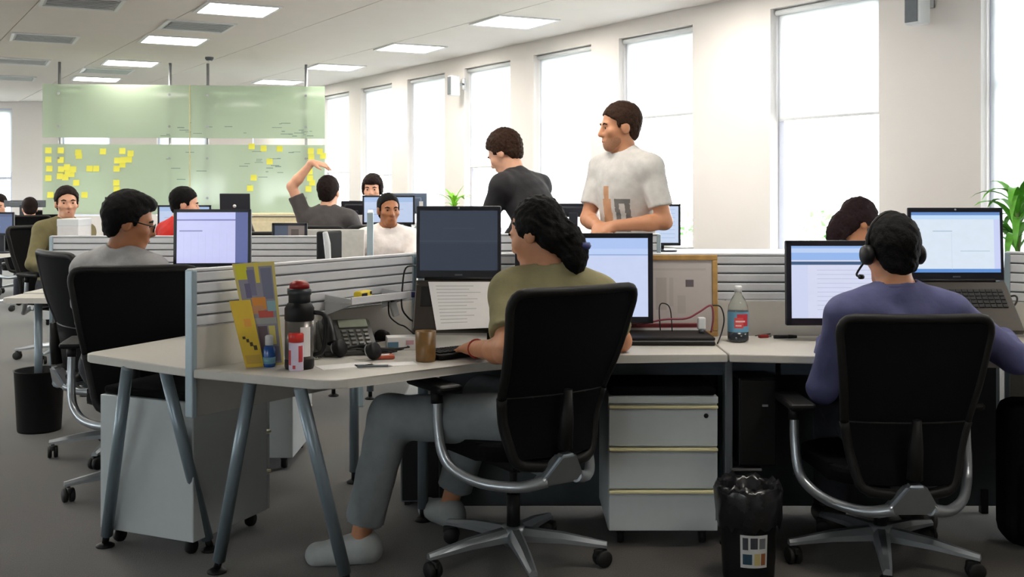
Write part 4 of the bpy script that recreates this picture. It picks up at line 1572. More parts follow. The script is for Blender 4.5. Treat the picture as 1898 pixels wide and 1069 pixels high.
def leaflet(label, px, ys, m, th=0.004):
    """px: BL, BR, TR, TL in the photo, ys their depths"""
    p = [at(a, b, Y) for (a, b), Y in zip(px, ys)]
    for q in p[:2]:
        q.z = ZD + 0.002
    nv = (p[1] - p[0]).cross(p[2] - p[0])                  # keep the card flat
    eye, ray = Vector((0, 0, HC)), p[3] - Vector((0, 0, HC))
    p[3] = eye + ray * ((p[0] - eye).dot(nv) / ray.dot(nv))
    c = (p[0] + p[1]) / 2
    c.z = ZD
    k = MB()
    k.sheet([q - c for q in p], th)
    o = k.build('leaflet', m)
    o.location = c
    return tag(o, label, 'leaflet')


leaflet('tall colourful grey and yellow leaflet leaning on the slatted divider', [(468, 680), (527, 680), (508, 484), (430, 489)], (3.71, 3.74, 3.775, 3.80),
        print_mat('leaflet_print', rgb(150, 146, 160), rects))
leaflet('plain yellow leaflet with a dark scribble leaning in front of the colourful one', [(456, 681), (490, 681), (464, 555), (425, 558)], (3.675, 3.70, 3.735, 3.74),
        print_mat('yellow_leaflet_print', rgb(224, 190, 62), [(0.45, 0.6, 0.8, 0.72, rgb(226, 160, 70)), (0.2, 0.42, 0.35, 0.46, rgb(70, 60, 30)), (0.36, 0.37, 0.5, 0.42, rgb(70, 60, 30)), (0.5, 0.31, 0.66, 0.37, rgb(70, 60, 30)), (0.66, 0.25, 0.84, 0.32, rgb(70, 60, 30)), (0.1, 0.05, 0.9, 0.18, rgb(200, 164, 70))]))

# hand gel bottle
p = on(499, 679, ZD)
t = thing('gel_bottle', 'small blue gel bottle with a white cap beside the leaflets', 'bottle', p)
k = MB()
k.lathe([(0, 0), (0.019, 0), (0.021, 0.006), (0.021, 0.058), (0.016, 0.070), (0.009, 0.074), (0, 0.074)], n=20)
k.build('bottle_body', mat('blue_gel', rgb(40, 86, 160), 0.2), t)
k = MB()
k.lathe([(0, 0.074), (0.014, 0.074), (0.014, 0.104), (0.010, 0.108), (0, 0.108)], n=18)
k.build('cap', M_WHITE, t)
k = MB()
k.lathe([(0.0214, 0.012), (0.0216, 0.012), (0.0216, 0.034), (0.0214, 0.034)], n=20)
k.build('label_band', mat('gel_label', rgb(120, 170, 190), 0.5), t)

# vacuum flask
p = on(555, 682, ZD)
t = thing('vacuum_flask', 'tall black and steel vacuum flask with a red top', 'flask', p)
k = MB()
k.lathe([(0, 0), (0.047, 0), (0.050, 0.008), (0.050, 0.03), (0.048, 0.032), (0.048, 0.165), (0.050, 0.168), (0.050, 0.205), (0.040, 0.222), (0.038, 0.224), (0, 0.224)], n=32)
k.build('flask_body', M_BLACK, t)
k = MB()
k.lathe([(0.0484, 0.034), (0.0492, 0.034), (0.0492, 0.163), (0.0484, 0.163)], n=32)
k.build('steel_sleeve', mat('flask_steel', rgb(120, 116, 112), 0.3, metal=0.7), t)
k = MB()
k.lathe([(0.0, 0.224), (0.037, 0.224), (0.037, 0.248), (0.041, 0.252), (0.041, 0.272), (0, 0.272)], n=28)
k.build('cup', mat('flask_cup', rgb(58, 62, 66), 0.35, metal=0.4), t)
k = MB()
k.lathe([(0, 0.272), (0.034, 0.272), (0.033, 0.288), (0.02, 0.298), (0, 0.299)], n=28)
k.build('stopper', mat('flask_red', rgb(150, 30, 26), 0.4), t)
k = MB()
g = []
for z in (0.045, 0.145):
    g.append([k.b.verts.new((0.0502 * math.sin(w), -0.0502 * math.cos(w), z)) for w in [0.25 + 0.75 * i / 5 for i in range(6)]])
for i in range(5):
    k.b.faces.new((g[0][i], g[0][i + 1], g[1][i + 1], g[1][i]))
k.build('white_print', M_PAPER, t)
k = MB()
k.tube([(0.047, 0, 0.19), (0.085, 0.0, 0.18), (0.09, 0, 0.12), (0.08, 0, 0.06), (0.048, 0, 0.045)], 0.008, 10, smooth=4)
k.build('handle', M_BLACK, t)

# red and white tube in front of it
p = on(549, 686, ZD)
t = thing('small_tub', 'small red and white tub in front of the vacuum flask', 'tub', p)
k = MB()
k.lathe([(0, 0), (0.024, 0), (0.025, 0.003), (0.025, 0.096), (0, 0.096)], n=24)
k.build('tub_body', mat('tub_white', rgb(214, 204, 226), 0.4), t)
k = MB()
k.lathe([(0, 0.096), (0.026, 0.096), (0.026, 0.122), (0.022, 0.127), (0, 0.127)], n=24)
k.build('lid', mat('tub_red', rgb(206, 44, 34), 0.35), t)
k = MB()
for (w0, w1, z0, z1) in ((-1.2, -0.55, 0.02, 0.07), (0.5, 1.2, 0.03, 0.085), (-0.3, 0.1, 0.008, 0.02)):
    g = [[k.b.verts.new((0.0254 * math.sin(w0 + (w1 - w0) * i / 4), -0.0254 * math.cos(w0 + (w1 - w0) * i / 4), z)) for i in range(5)] for z in (z0, z1)]
    for i in range(4):
        k.b.faces.new((g[0][i], g[0][i + 1], g[1][i + 1], g[1][i]))
k.build('red_print', mat('tub_print', rgb(190, 62, 70), 0.45), t)

# shelf hung on the divider with a small yellow case
ux = (HUB - P_END).normalized()
uy = nrm
sp = P_END + ux * 0.60 + uy * 0.021
rzs = math.atan2(ux.y, ux.x)
t = thing('divider_shelf', 'small grey shelf hooked on the slatted divider above the phone', 'shelf', (sp.x, sp.y, 0.905), rzs)
k = MB()
k.box((0.16, -0.075, 0.004), (0.33, 0.15, 0.008), 0.002)
k.build('shelf_plate', M_SLAT, t)
k = MB()
k.box((0.16, -0.148, 0.014), (0.33, 0.006, 0.028), 0.002)
k.build('front_lip', M_SLAT, t)
for x in (0.004, 0.316):
    k = MB()
    k.add([(x - .003, 0, -0.05), (x - .003, 0, 0.03), (x - .003, -0.145, 0.02), (x - .003, -0.145, 0.0), (x + .003, 0, -0.05), (x + .003, 0, 0.03), (x + .003, -0.145, 0.02), (x + .003, -0.145, 0.0)],
          [(0, 1, 2, 3), (7, 6, 5, 4), (0, 4, 5, 1), (1, 5, 6, 2), (2, 6, 7, 3), (3, 7, 4, 0)])
    k.build('side_bracket', M_SLAT, t)
yc = sp + ux * 0.13 - uy * -0.075
t = thing('yellow_case', 'small yellow and black case on the divider shelf', 'case', (yc.x, yc.y, 0.9135), rzs + 0.2)
k = MB()
k.box((0, 0, 0.016), (0.085, 0.04, 0.032), 0.012, seg=3)
k.build('shell', mat('case_yellow', rgb(226, 200, 50), 0.4), t)
k = MB()
k.box((-0.018, -0.0205, 0.017), (0.035, 0.003, 0.014), 0.001)
k.box((0.025, -0.0205, 0.022), (0.012, 0.003, 0.012), 0.001)
k.build('dark_print', M_BLACK, t)

# desk phone
p = on(640, 655, ZD)
t = thing('desk_phone', 'dark grey desk phone with handset, under the divider shelf', 'telephone', (p.x + 0.0, p.y + 0.03, ZD), math.radians(20))
k = MB()
k.add([(-0.10, -0.09, 0), (0.10, -0.09, 0), (0.10, 0.09, 0), (-0.10, 0.09, 0), (-0.10, -0.09, 0.022), (0.10, -0.09, 0.022), (0.10, 0.07, 0.115), (-0.10, 0.07, 0.115), (0.10, 0.09, 0.11), (-0.10, 0.09, 0.11)],
      [(0, 3, 2, 1), (0, 1, 5, 4), (4, 5, 6, 7), (7, 6, 8, 9), (9, 8, 2, 3), (1, 2, 8, 6, 5), (0, 4, 7, 9, 3)])
bmesh.ops.bevel(k.b, geom=k.b.edges[:], offset=0.006, segments=2, affect='EDGES')
k.build('phone_body', mat('phone_grey', rgb(76, 76, 74), 0.5), t)
sl_ = math.atan2(0.093, 0.16)
Ms = RX(sl_)


def onph(x, y, d):
    return Vector((x, -0.09, 0.022)) + Ms @ Vector((0, y, d))


k = MB()
k.box(onph(0.03, 0.15, 0.004), (0.11, 0.045, 0.006), 0.002, M=Ms)
k.build('display', mat('phone_lcd', rgb(150, 156, 140), 0.25), t)
kb = MB()
kb.box((0, 0, 0), (0.018, 0.013, 0.006), 0.002, M=Ms)
kbm = kb.mesh('key', mat('phone_key', rgb(120, 120, 116), 0.5))
pieces('key', kbm, t, [Matrix.Translation(onph(-0.01 + 0.027 * i, 0.035 + 0.024 * j, 0.003)) for i in range(4) for j in range(4)])
k = MB()
hp_ = [onph(-0.068, 0.015, 0.022), onph(-0.068, 0.05, 0.038), onph(-0.068, 0.11, 0.038), onph(-0.068, 0.15, 0.022)]
k.tube(hp_, [0.021, 0.016, 0.016, 0.021], 12, smooth=4)
k.build('handset', M_BLACK, t)
k = MB()
cord = [Vector((-0.10, -0.07, 0.012))]
for i in range(60):
    w = i / 59
    cc = Vector((-0.10 - 0.05 * w, -0.08 - 0.05 * math.sin(w * 3), 0.012))
    cord.append(cc + Vector((0, 0.006 * math.cos(i * 1.9), 0.006 * math.sin(i * 1.9))))
k.tube(cord, 0.0022, 6)
k.build('handset_cord', M_CABLE, t)

# headphones lying in front of the phone
p = on(662, 664, ZD)
t = thing('headphones', 'black headphones with silver ear ring lying in front of the phone', 'headphones', p, math.radians(-25))
k = MB()
k.tube([(0.075 * math.cos(w), 0.085 * math.sin(w), 0.022 + 0.01 * math.sin(w)) for w in [math.pi * i / 14 for i in range(15)]], 0.007, 8)
k.build('headband', M_BLACK, t)
for sg in (-1, 1):
    k = MB()
    k.lathe([(0, -0.016), (0.028, -0.016), (0.032, -0.008), (0.032, 0.008), (0.026, 0.016), (0, 0.016)], (sg * 0.072, -0.004, 0.033), 20, RY(math.pi / 2 * 0.75))
    e_ = k.build('ear_cup', M_BLACK, t)
    k = MB()
    k.tube([Vector((sg * 0.072, -0.004, 0.033)) + RY(math.pi / 2 * .75) @ Vector((0.027 * math.cos(w), 0.027 * math.sin(w), -0.017)) for w in [2 * math.pi * i / 16 for i in range(14)]], 0.003, 6)
    k.build('ring', M_SILVER, e_)


def cable(label, pts, r=0.0035, m=None, name='cable'):
    c = Vector(pts[0])
    k = MB()
    k.tube([Vector(q) - c for q in pts], r, 7, smooth=5)
    o = k.build(name, m or M_CABLE)
    o.location = c
    return tag(o, label, 'cable')


def paper(label, px, py, w, d, rz, m=None, z=ZD, name='paper_sheet', th=0.0012):
    p = on(px, py, z)
    k = MB()
    a = RZ(rz)
    k.sheet([a @ Vector(q) for q in ((-w / 2, -d / 2, th), (w / 2, -d / 2, th), (w / 2, d / 2, th), (-w / 2, d / 2, th))], th)
    o = k.build(name, m or M_PAPER)
    o.location = p
    return tag(o, label, 'paper')


M_TXT = print_mat('typed_page', rgb(238, 236, 236), [(0.1, 0.9 - 0.07 * i, 0.1 + random.uniform(.45, .8), 0.915 - 0.07 * i, rgb(190, 188, 190)) for i in range(12)])
paper('white sheet lying on the desk edge in front of the headphones', 640, 678, 0.19, 0.09, 0.5)
paper('long white sheet lying beside the brown mug', 715, 676, 0.21, 0.07, 0.35, M_TXT)
# grey pen on that sheet
p = on(692, 681, ZD + .0015)
t = thing('pen', 'slim grey pen on the white sheet near the mug', 'pen', p, 0.1)
k = MB()
k.tube([(-0.055, 0, 0.005), (0.05, 0, 0.005)], 0.0045, 8)
k.build('barrel', M_GREYP, t)
k = MB()
k.tube([(0.05, 0, 0.005), (0.065, 0, 0.004)], [0.004, 0.001], 8)
k.build('tip', M_SILVER, t)
k = MB()
k.tube([(-0.055, 0, 0.010), (-0.02, 0, 0.0105)], 0.0015, 6)
k.build('clip', M_SILVER, t)
# orange-red card and clutter
p = on(712, 664, ZD + .0015)
t = thing('card_case', 'small orange-red card case among the desk clutter', 'card case', p, 0.3)
k = MB()
k.box((0, 0, 0.007), (0.07, 0.045, 0.013), 0.003)
k.build('shell', mat('card_red', rgb(176, 78, 52), 0.4), t)
k = MB()
k.box((0.0, -0.004, 0.0140), (0.035, 0.02, 0.001))
k.build('label_patch', M_PAPER, t)
p = on(690, 660, ZD)
t = thing('charger', 'black charger with its coiled lead beside the card case', 'charger', (p.x, p.y + .03, ZD), 0.2)
k = MB()
k.box((-0.02, 0.03, 0.016), (0.06, 0.035, 0.031), 0.006)
k.build('adapter', M_BLACK, t)
k = MB()
k.tube([(0.03 + (0.035 + 0.002 * i) * math.cos(i * 0.55), 0.0 + 0.022 * math.sin(i * 0.55), 0.005 + 0.0006 * i) for i in range(36)], 0.003, 6)
k.build('lead', M_CABLE, t)
# carton
p = on(742, 650, ZD)
t = thing('small_carton', 'small white and blue carton behind the brown mug', 'box', (p.x, p.y + 0.04, ZD), math.radians(12))
k = MB()
k.box((0, 0, 0.0255), (0.115, 0.07, 0.05), 0.002)
k.build('carton', M_PAPER, t)
k = MB()
k.box((-0.035, -0.0355, 0.018), (0.04, 0.0014, 0.03))
k.build('blue_print', mat('carton_blue', rgb(86, 122, 148), 0.6), t)
k = MB()
k.box((0.028, -0.0355, 0.03), (0.03, 0.0014, 0.016))
k.build('pink_print', mat('carton_pink', rgb(196, 150, 160), 0.6), t)
t = thing('mouse', 'black computer mouse behind the carton', 'mouse', on(705, 628, ZD), 0.8)
k = MB()
k.lathe([(0, 0), (0.034, 0), (0.036, 0.010), (0.028, 0.028), (0.012, 0.036), (0, 0.037)], n=20)
for v in k.b.verts:
    v.co.y *= 1.6
k.build('shell', M_BLACK, t)
k = MB()
k.tube([(0, -0.04, 0.027), (0, -0.028, 0.0345)], 0.004, 8)
k.build('wheel', M_GREYP, t)

# mug
p = on(789, 669, ZD)
t = thing('mug', 'plain brown mug at the edge of the corner desk', 'mug', p)
k = MB()
k.lathe([(0, 0), (0.033, 0), (0.035, 0.004), (0.037, 0.107), (0.034, 0.107), (0.032, 0.01), (0, 0.01)], n=32)
k.build('cup', mat('mug_brown', rgb(120, 88, 44), 0.4, var=0.15, scale=40), t)
k = MB()
k.tube([(0.008, 0.034, 0.085), (0.016, 0.062, 0.08), (0.016, 0.064, 0.045), (0.008, 0.034, 0.028)], 0.006, 8, smooth=4)
k.build('handle', mat('mug_brown', (0, 0, 0, 1)), t)

# cables hanging down by the laptop
cable('black cable looping down the end of the slatted divider', [at(770, 492, 4.38), at(752, 497, 4.34), at(746, 530, 4.33), at(745, 570, 4.30), at(758, 590, 4.28), at(772, 600, 4.25), on(776, 622, ZD + .006)])
cable('thin black cable hanging in a low curve beside the laptop stand', [at(720, 560, 4.34), at(722, 585, 4.3), at(738, 600, 4.28), at(752, 606, 4.26), on(775, 626, ZD + .006)], 0.003)
cable('grey cable running up behind the laptop stand', [at(775, 540, 4.34), at(778, 575, 4.32), at(783, 600, 4.3), on(780, 628, ZD + .006)], 0.004, M_GREYP)
t = thing('plug_adapter', 'white plug adapter hanging among the black cables', 'adapter', at(731, 586, 4.33), 0.5)
k = MB()
k.box((0, 0, 0.03), (0.03, 0.022, 0.06), 0.005, M=RY(-0.3))
k.build('block', M_WHITE, t)
k = MB()
k.tube([(-0.008, 0, 0.055), (-0.012, 0, 0.075)], 0.007, 8)
k.build('plug', M_BLACK, t)
t = thing('blue_plug', 'dark blue video plug on the cables beside the laptop', 'plug', at(760, 551, 4.33), 0.2)
k = MB()
k.box((0.008, 0, 0.012), (0.045, 0.016, 0.024), 0.004)
k.build('shell', mat('plug_blue', rgb(46, 52, 104), 0.4), t)
k = MB()
k.tube([(0.03, 0, 0.012), (0.052, 0, 0.006)], 0.005, 8)
k.build('lead', M_CABLE, t)


# ------------------------------------------------------------------ laptops on sloping stands
def laptop(label, xc, Y, w, z_hinge, z_front, dY, lid_h, lean, screen, keys=True, rz=0.0, bez=0.014, with_stand=True):
    t = thing('laptop', label, 'laptop', (xc, Y, ZD), rz)
    zh, zf = z_hinge - ZD, z_front - ZD
    sl2 = math.atan2(zh - zf, dY)
    L = math.hypot(dY, zh - zf)
    Mb = RX(sl2)
    front = Vector((0, -dY, zf))

    def B(x, y, d):
        return front + Mb @ Vector((x, y, d))
    k = MB()
    k.box(B(0, L / 2, 0), (w, L, 0.022), 0.005, M=Mb)
    k.build('base', mat('laptop_base', rgb(54, 48, 42), 0.4, metal=0.3), t)
    if keys:
        q = MB()
        kw = (w * 0.86) / 14
        q.box((0, 0, 0), (kw * .86, 0.0155, 0.005), 0.0015, M=Mb)
        km = q.mesh('key', M_BLACK)
        pieces('key', km, t, [Matrix.Translation(B(-w * .43 + kw * (i + .5), L * .50 + 0.0185 * j, 0.0125)) for i in range(14) for j in range(5)])
        k = MB()
        k.box(B(0, L * .2, 0.0115), (0.10, 0.055, 0.002), 0.001, M=Mb)
        k.build('touchpad', M_GREYP, t)
    else:
        k = MB()
        k.box(B(0, L * .66, 0.0115), (w * .86, L * .4, 0.003), 0.001, M=Mb)
        k.build('keyboard', M_BLACK, t)
    Ml = RX(math.radians(-lean))
    hb = Vector((0, 0.004, zh + 0.012))
    k = MB()
    k.box(hb + Ml @ Vector((0, 0.0, lid_h / 2)), (w, 0.010, lid_h), 0.004, M=Ml)
    lid = k.build('lid', M_BEZEL, t)
    yy = -0.0062
    x, z1, z2 = w / 2 - bez, bez * 2.2, lid_h - bez * 1.3
    k = MB()
    k.quad([hb + Ml @ Vector(p) for p in ((-x, yy, z1), (x, yy, z1), (x, yy, z2), (-x, yy, z2))])
    k.build('screen', screen, lid)
    k = MB()
    k.lathe([(0, -0.001), (0.004, -0.001), (0.004, 0.001), (0, 0.001)], hb + Ml @ Vector((0, yy, lid_h - bez * .6)), 10, RX(math.pi / 2))
    k.build('camera_dot', M_SILVER, lid)
    k = MB()
    k.box(hb + Ml @ Vector((0.0, yy, bez * 1.0)), (0.03, 0.001, 0.006))
    k.build('badge', M_GREYP, lid)
    k = MB()
    k.tube([(-w * .4, 0.0, zh + 0.010), (w * .4, 0.0, zh + 0.010)], 0.008, 10)
    k.build('hinge', M_BLACK, t)
    if with_stand:
        st = thing('laptop_stand', 'sloping dark stand under the ' + label, 'laptop stand', (xc, Y, ZD), rz)
        k = MB()
        k.box(B(0, L / 2 + 0.0, -0.0155), (w * .8, L * .96, 0.008), 0.002, M=Mb)
        k.build('tray', M_FRAMEB, st)
        for sx in (-1, 1):
            k = MB()
            a0, a1 = B(sx * w * .36, L * .9, -0.018), Vector((sx * w * .36, 0.02, 0.006))
            k.tube([a0, a1, Vector((sx * w * .36, -dY - .01, 0.006)), B(sx * w * .36, L * .06, -0.019)], 0.006, 8)
            k.build('leg', M_FRAMEB, st)
    return t, B, L


scr_dark = print_mat('screen_dim', rgb(92, 108, 134), [(0, 0.0, 1, 0.45, rgb(82, 98, 124)), (0, 0.48, 1, 0.50, rgb(104, 118, 140)), (0.3, 0.7, 0.7, 0.71, rgb(110, 122, 140))], emit=0.28, rough=0.2)
xl = at(850, 450, 4.25).x
_, Bf, Ll = laptop('dim-screened laptop left of the ponytailed woman', xl, 4.25, 0.335, 0.975, 0.80, 0.16, 0.285, 3, scr_dark, keys=False)
# typed page lying on its keyboard
pts_ = [Vector((xl, 4.25, ZD)) + Bf(x, y, 0.0165) for (x, y) in ((-0.075, -0.005), (0.125, 0.005), (0.150, Ll - 0.014), (-0.118, Ll - 0.014))]
c0 = (pts_[0] + pts_[1]) / 2
k = MB()
k.sheet([q - c0 for q in pts_], 0.001)
o = k.build('typed_page', M_TXT)
o.location = c0
tag(o, 'white typed page lying on the keyboard of the raised laptop', 'paper')

UI = lambda nm, base, rects, e: print_mat(nm, base, rects, emit=e, rough=0.25)
random.seed(11)
rows = []
for i in range(16):
    rows.append((0.06, 0.70 - i * 0.042, 0.06 + random.uniform(.1, .3), 0.705 - i * 0.042, rgb(186, 200, 236)))
scr_w = UI('screen_bluewhite', rgb(206, 218, 250), [(0, 0.86, 1, 1, rgb(176, 200, 246)), (0, 0.775, 1, 0.79, rgb(150, 176, 220)), (0, 0.79, 1, 0.86, rgb(190, 210, 250))] + rows[:8], 0.95)
scr_m = UI('screen_document', rgb(220, 224, 248), [(0, 0.80, 1, 1, rgb(150, 186, 240)), (0.0, 0.90, 1, 0.96, rgb(190, 212, 248)), (0, 0.735, 1, 0.78, rgb(62, 92, 130)), (0.0, 0, 0.13, 0.735, rgb(208, 216, 244))] +
           [(0.2, 0.66 - .06 * i, 0.2 + random.uniform(.2, .6), 0.667 - .06 * i, rgb(186, 192, 222)) for i in range(10)], 0.95)
scr_l = UI('screen_web', rgb(226, 238, 252), [(0, 0.0, 1, 0.06, rgb(96, 146, 214)), (0, 0.88, 1, 0.95, rgb(196, 224, 252)), (0, 0.95, 1, 1.0, rgb(100, 140, 200)), (0.24, 0.68, 0.46, 0.69, rgb(150, 180, 200)),
                               (0.55, 0.35, 0.88, 0.36, rgb(176, 200, 216)), (0.45, 0.05, 0.455, 0.66, rgb(206, 220, 236)), (0.93, 0.06, 1, 0.88, rgb(206, 214, 250))], 0.95)
scr_g = UI('screen_grid', rgb(204, 206, 250), [(0.0, 0.83, 1, 0.86, rgb(128, 132, 186)), (0.04, 0.62, 0.36, 0.645, rgb(136, 140, 190)), (0, 0.86, 1, 0.97, rgb(196, 202, 250)), (0.82, 0, 1.0, 1.0, rgb(88, 98, 152))] +
           [(0.1 + .1 * i, 0.02, 0.104 + .1 * i, 0.6, rgb(188, 192, 236)) for i in range(7)], 0.95)
pM = at(1082, 598, 4.36)
monitor('large bright monitor right behind the ponytailed woman\'s head', (pM.x, 4.36, ZD), 0, 0.556, 0.362, pM.z - ZD, scr_w, tilt=2)
pM = at(1586, 602, 4.32)
monitor('bright monitor with a dark toolbar in front of the man in blue', (pM.x, 4.32, ZD), 0, 0.565, 0.338, pM.z - ZD, scr_m, tilt=2, bez=0.022)
xl2 = at(1773, 450, 4.28).x
laptop('bright wide laptop beside the man in blue', xl2, 4.28, 0.38, 0.965, 0.79, 0.17, 0.288, 3, scr_l, keys=True)
pM = at(397, 494, 4.92)
monitor('bright monitor showing a grid, behind the near divider', (pM.x, 4.90, ZD), math.radians(4), 0.345, 0.262, pM.z - ZD, scr_g, tilt=2, bez=0.014)

# black keyboard under the woman's hands
p = on(862, 660, ZD)
t = thing('keyboard', 'dark keyboard under the woman\'s hands', 'keyboard', (p.x + 0.03, p.y + 0.07, ZD), math.radians(38))
k = MB()
k.box((0, 0, 0.011), (0.40, 0.14, 0.02), 0.006)
k.build('case', M_FRAMEB, t)
q = MB()
q.box((0, 0, 0), (0.019, 0.017, 0.006), 0.002)
km = q.mesh('key', M_BLACK)
pieces('key', km, t, [T(-0.18 + 0.0225 * i, -0.042 + 0.021 * j, 0.0235) for i in range(17) for j in range(5)])

# wooden framed notice board
x1_, x0_ = at(1330, 480, 4.46).x, at(1330, 480, 4.46).x - 0.60
t = thing('framed_board', 'thin wooden frame with a pale printed sheet leaning on the divider', 'picture frame', ((x0_ + x1_) / 2, 4.455, ZD + 0.001))
wf, hf_ = x1_ - x0_, 0.335
Mt = RX(math.radians(-2.5))
m_wood = mat('frame_wood', rgb(190, 150, 90), 0.5, var=0.2, scale=18)
for (x, z, bw, bh, nm) in ((0, hf_ - 0.011, wf, 0.022, 'frame_rail'), (0, 0.011, wf, 0.022, 'frame_rail'), (-wf / 2 + .011, hf_ / 2, .022, hf_ - .044, 'frame_stile'), (wf / 2 - .011, hf_ / 2, .022, hf_ - .044, 'frame_stile')):
    k = MB()
    k.box(Mt @ Vector((x, 0, z)), (bw, 0.018, bh), 0.003, M=Mt)
    k.build(nm, m_wood, t)
k = MB()
k.sheet([Mt @ Vector(q) for q in ((-wf / 2 + .02, -.002, .02), (wf / 2 - .02, -.002, .02), (wf / 2 - .02, -.002, hf_ - .02), (-wf / 2 + .02, -.002, hf_ - .02))], 0.004)
k.build('sheet', print_mat('board_print', rgb(214, 206, 204), [(0.80, 0.62, 0.86, 0.72, rgb(112, 104, 110)), (0.58, 0.3, 0.66, 0.75, rgb(194, 186, 182)), (0.68, 0.35, 0.71, 0.75, rgb(200, 192, 190)), (0.55, 0.85, 0.95, 0.88, rgb(200, 192, 188)), (0.74, 0.25, 0.80, 0.5, rgb(200, 194, 190))]), t)

# closed black notebook computers with a red lead
pl = on(1248, 640, ZD)
t = thing('docked_laptop', 'closed black laptop lying in front of the wooden frame', 'laptop', (at(1235, 640, 4.2).x, 4.21 + .09, ZD), 0)
k = MB()
k.box((0, 0, 0.008), (0.38, 0.22, 0.016), 0.005)
k.build('base', M_FRAMEB, t)
k = MB()
k.box((0, 0, 0.0175), (0.376, 0.216, 0.003), 0.001)
k.build('edge_strip', M_SILVER, t)
k = MB()
k.box((0, 0, 0.026), (0.38, 0.22, 0.013), 0.005)
k.build('lid', M_BLACK, t)
t = thing('red_folder', 'dark red folder lying behind the closed laptop', 'folder', (at(1235, 600, 4.42).x, 4.42, ZD + 0.001), 0.02)
k = MB()
k.box((-0.02, 0, 0.029), (0.36, 0.018, 0.058), 0.003)
k.build('cover', mat('folder_red', rgb(112, 36, 44), 0.5), t)
k = MB()
k.box((-0.02, -0.0015, 0.034), (0.355, 0.017, 0.014))
k.build('pages', M_PAPER, t)
Yc = 4.36
cable('thin dark cable arching up over the closed laptop', [at(1224, 612, Yc), at(1222, 570, Yc), at(1230, 562, Yc), at(1242, 572, Yc), at(1246, 614, Yc)], 0.0025)
cable('pink lead trailing from the white plug to the wooden frame', [at(1180, 603, Yc + .01), at(1230, 592, Yc), at(1272, 590, Yc), at(1296, 578, Yc), at(1318, 566, Yc), at(1322, 590, Yc), at(1318, 616, Yc)], 0.004, mat('lead_pink', rgb(150, 70, 86), 0.5))
cable('dark cable looping from the frame down to the desk beside the water bottle', [at(1318, 566, 4.38), at(1335, 568, 4.38), at(1342, 590, 4.36), at(1338, 615, 4.34), on(1330, 636, ZD + .004)], 0.003)
t = thing('plug_adapter', 'white plug on a pink lead beside the wooden frame', 'adapter', (at(1300, 600, 4.33).x, 4.33, ZD + 0.034), 0.1)
k = MB()
k.box((0, 0, 0.036), (0.032, 0.024, 0.05), 0.006)
k.build('block', M_WHITE, t)
k = MB()
k.tube([(0, 0, 0), (0, 0, 0.012)], 0.012, 10)
k.build('collar', M_GREYP, t)

# water bottle
p = on(1368, 633, ZD)
t = thing('water_bottle', 'clear plastic water bottle with a red and blue label', 'bottle', p)
mcl = bpy.data.materials.new('clear_plastic')
mcl.use_nodes = True
b_ = mcl.node_tree.nodes['Principled BSDF']
b_.inputs['Transmission Weight'].default_value = 0.85
b_.inputs['Roughness'].default_value = 0.08
b_.inputs['IOR'].default_value = 1.25
nz_ = mcl.node_tree.nodes.new('ShaderNodeTexNoise')
cr_ = mcl.node_tree.nodes.new('ShaderNodeValToRGB')
cr_.color_ramp.elements[0].color, cr_.color_ramp.elements[1].color = (.86, .93, .88, 1), (.93, .97, .93, 1)
mcl.node_tree.links.new(nz_.outputs[0], cr_.inputs[0])
mcl.node_tree.links.new(cr_.outputs[0], b_.inputs['Base Color'])
k = MB()
k.lathe([(0, 0.004), (0.030, 0.0), (0.040, 0.008), (0.041, 0.03), (0.0405, 0.125), (0.038, 0.145), (0.026, 0.172), (0.014, 0.190), (0.013, 0.200), (0, 0.200)], n=32)
k.build('bottle_body', mcl, t)
k = MB()
k.lathe([(0, 0.198), (0.0155, 0.198), (0.0155, 0.220), (0.013, 0.223), (0, 0.223)], n=20)
k.build('cap', M_WHITE, t)
k = MB()
N_ = 28
g = [[k.b.verts.new((0.0416 * math.sin(2 * math.pi * i / N_), -0.0416 * math.cos(2 * math.pi * i / N_), z)) for i in range(N_)] for z in (0.042, 0.122)]
for i in range(N_):
    ff = k.b.faces.new((g[0][i], g[0][(i + 1) % N_], g[1][(i + 1) % N_], g[1][i]))
    ff.smooth = True
    for l, (x, y) in zip(ff.loops, ((i, 0), (i + 1, 0), (i + 1, 1), (i, 1))):
        l[k.uv].uv = (((x + N_ / 2) % N_ if x < N_ else N_ / 2) / N_ if x != N_ / 2 else (0.0 if (i >= N_ / 2) else 1.0), y)
k.build('label_band', print_mat('bottle_label', rgb(104, 160, 190), [(0.45, 0.3, 0.64, 0.9, rgb(196, 50, 60)), (0.41, 0.2, 0.55, 0.72, rgb(214, 84, 84)), (0.43, 0.5, 0.58, 0.58, rgb(236, 200, 200)), (0.43, 0.3, 0.52, 0.36, rgb(232, 190, 190))]), t)
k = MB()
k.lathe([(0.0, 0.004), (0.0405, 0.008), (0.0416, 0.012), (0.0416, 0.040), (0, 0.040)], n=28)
k.build('bottle_foot', mat('bottle_shadow_foot', rgb(44, 50, 56), 0.2), t)
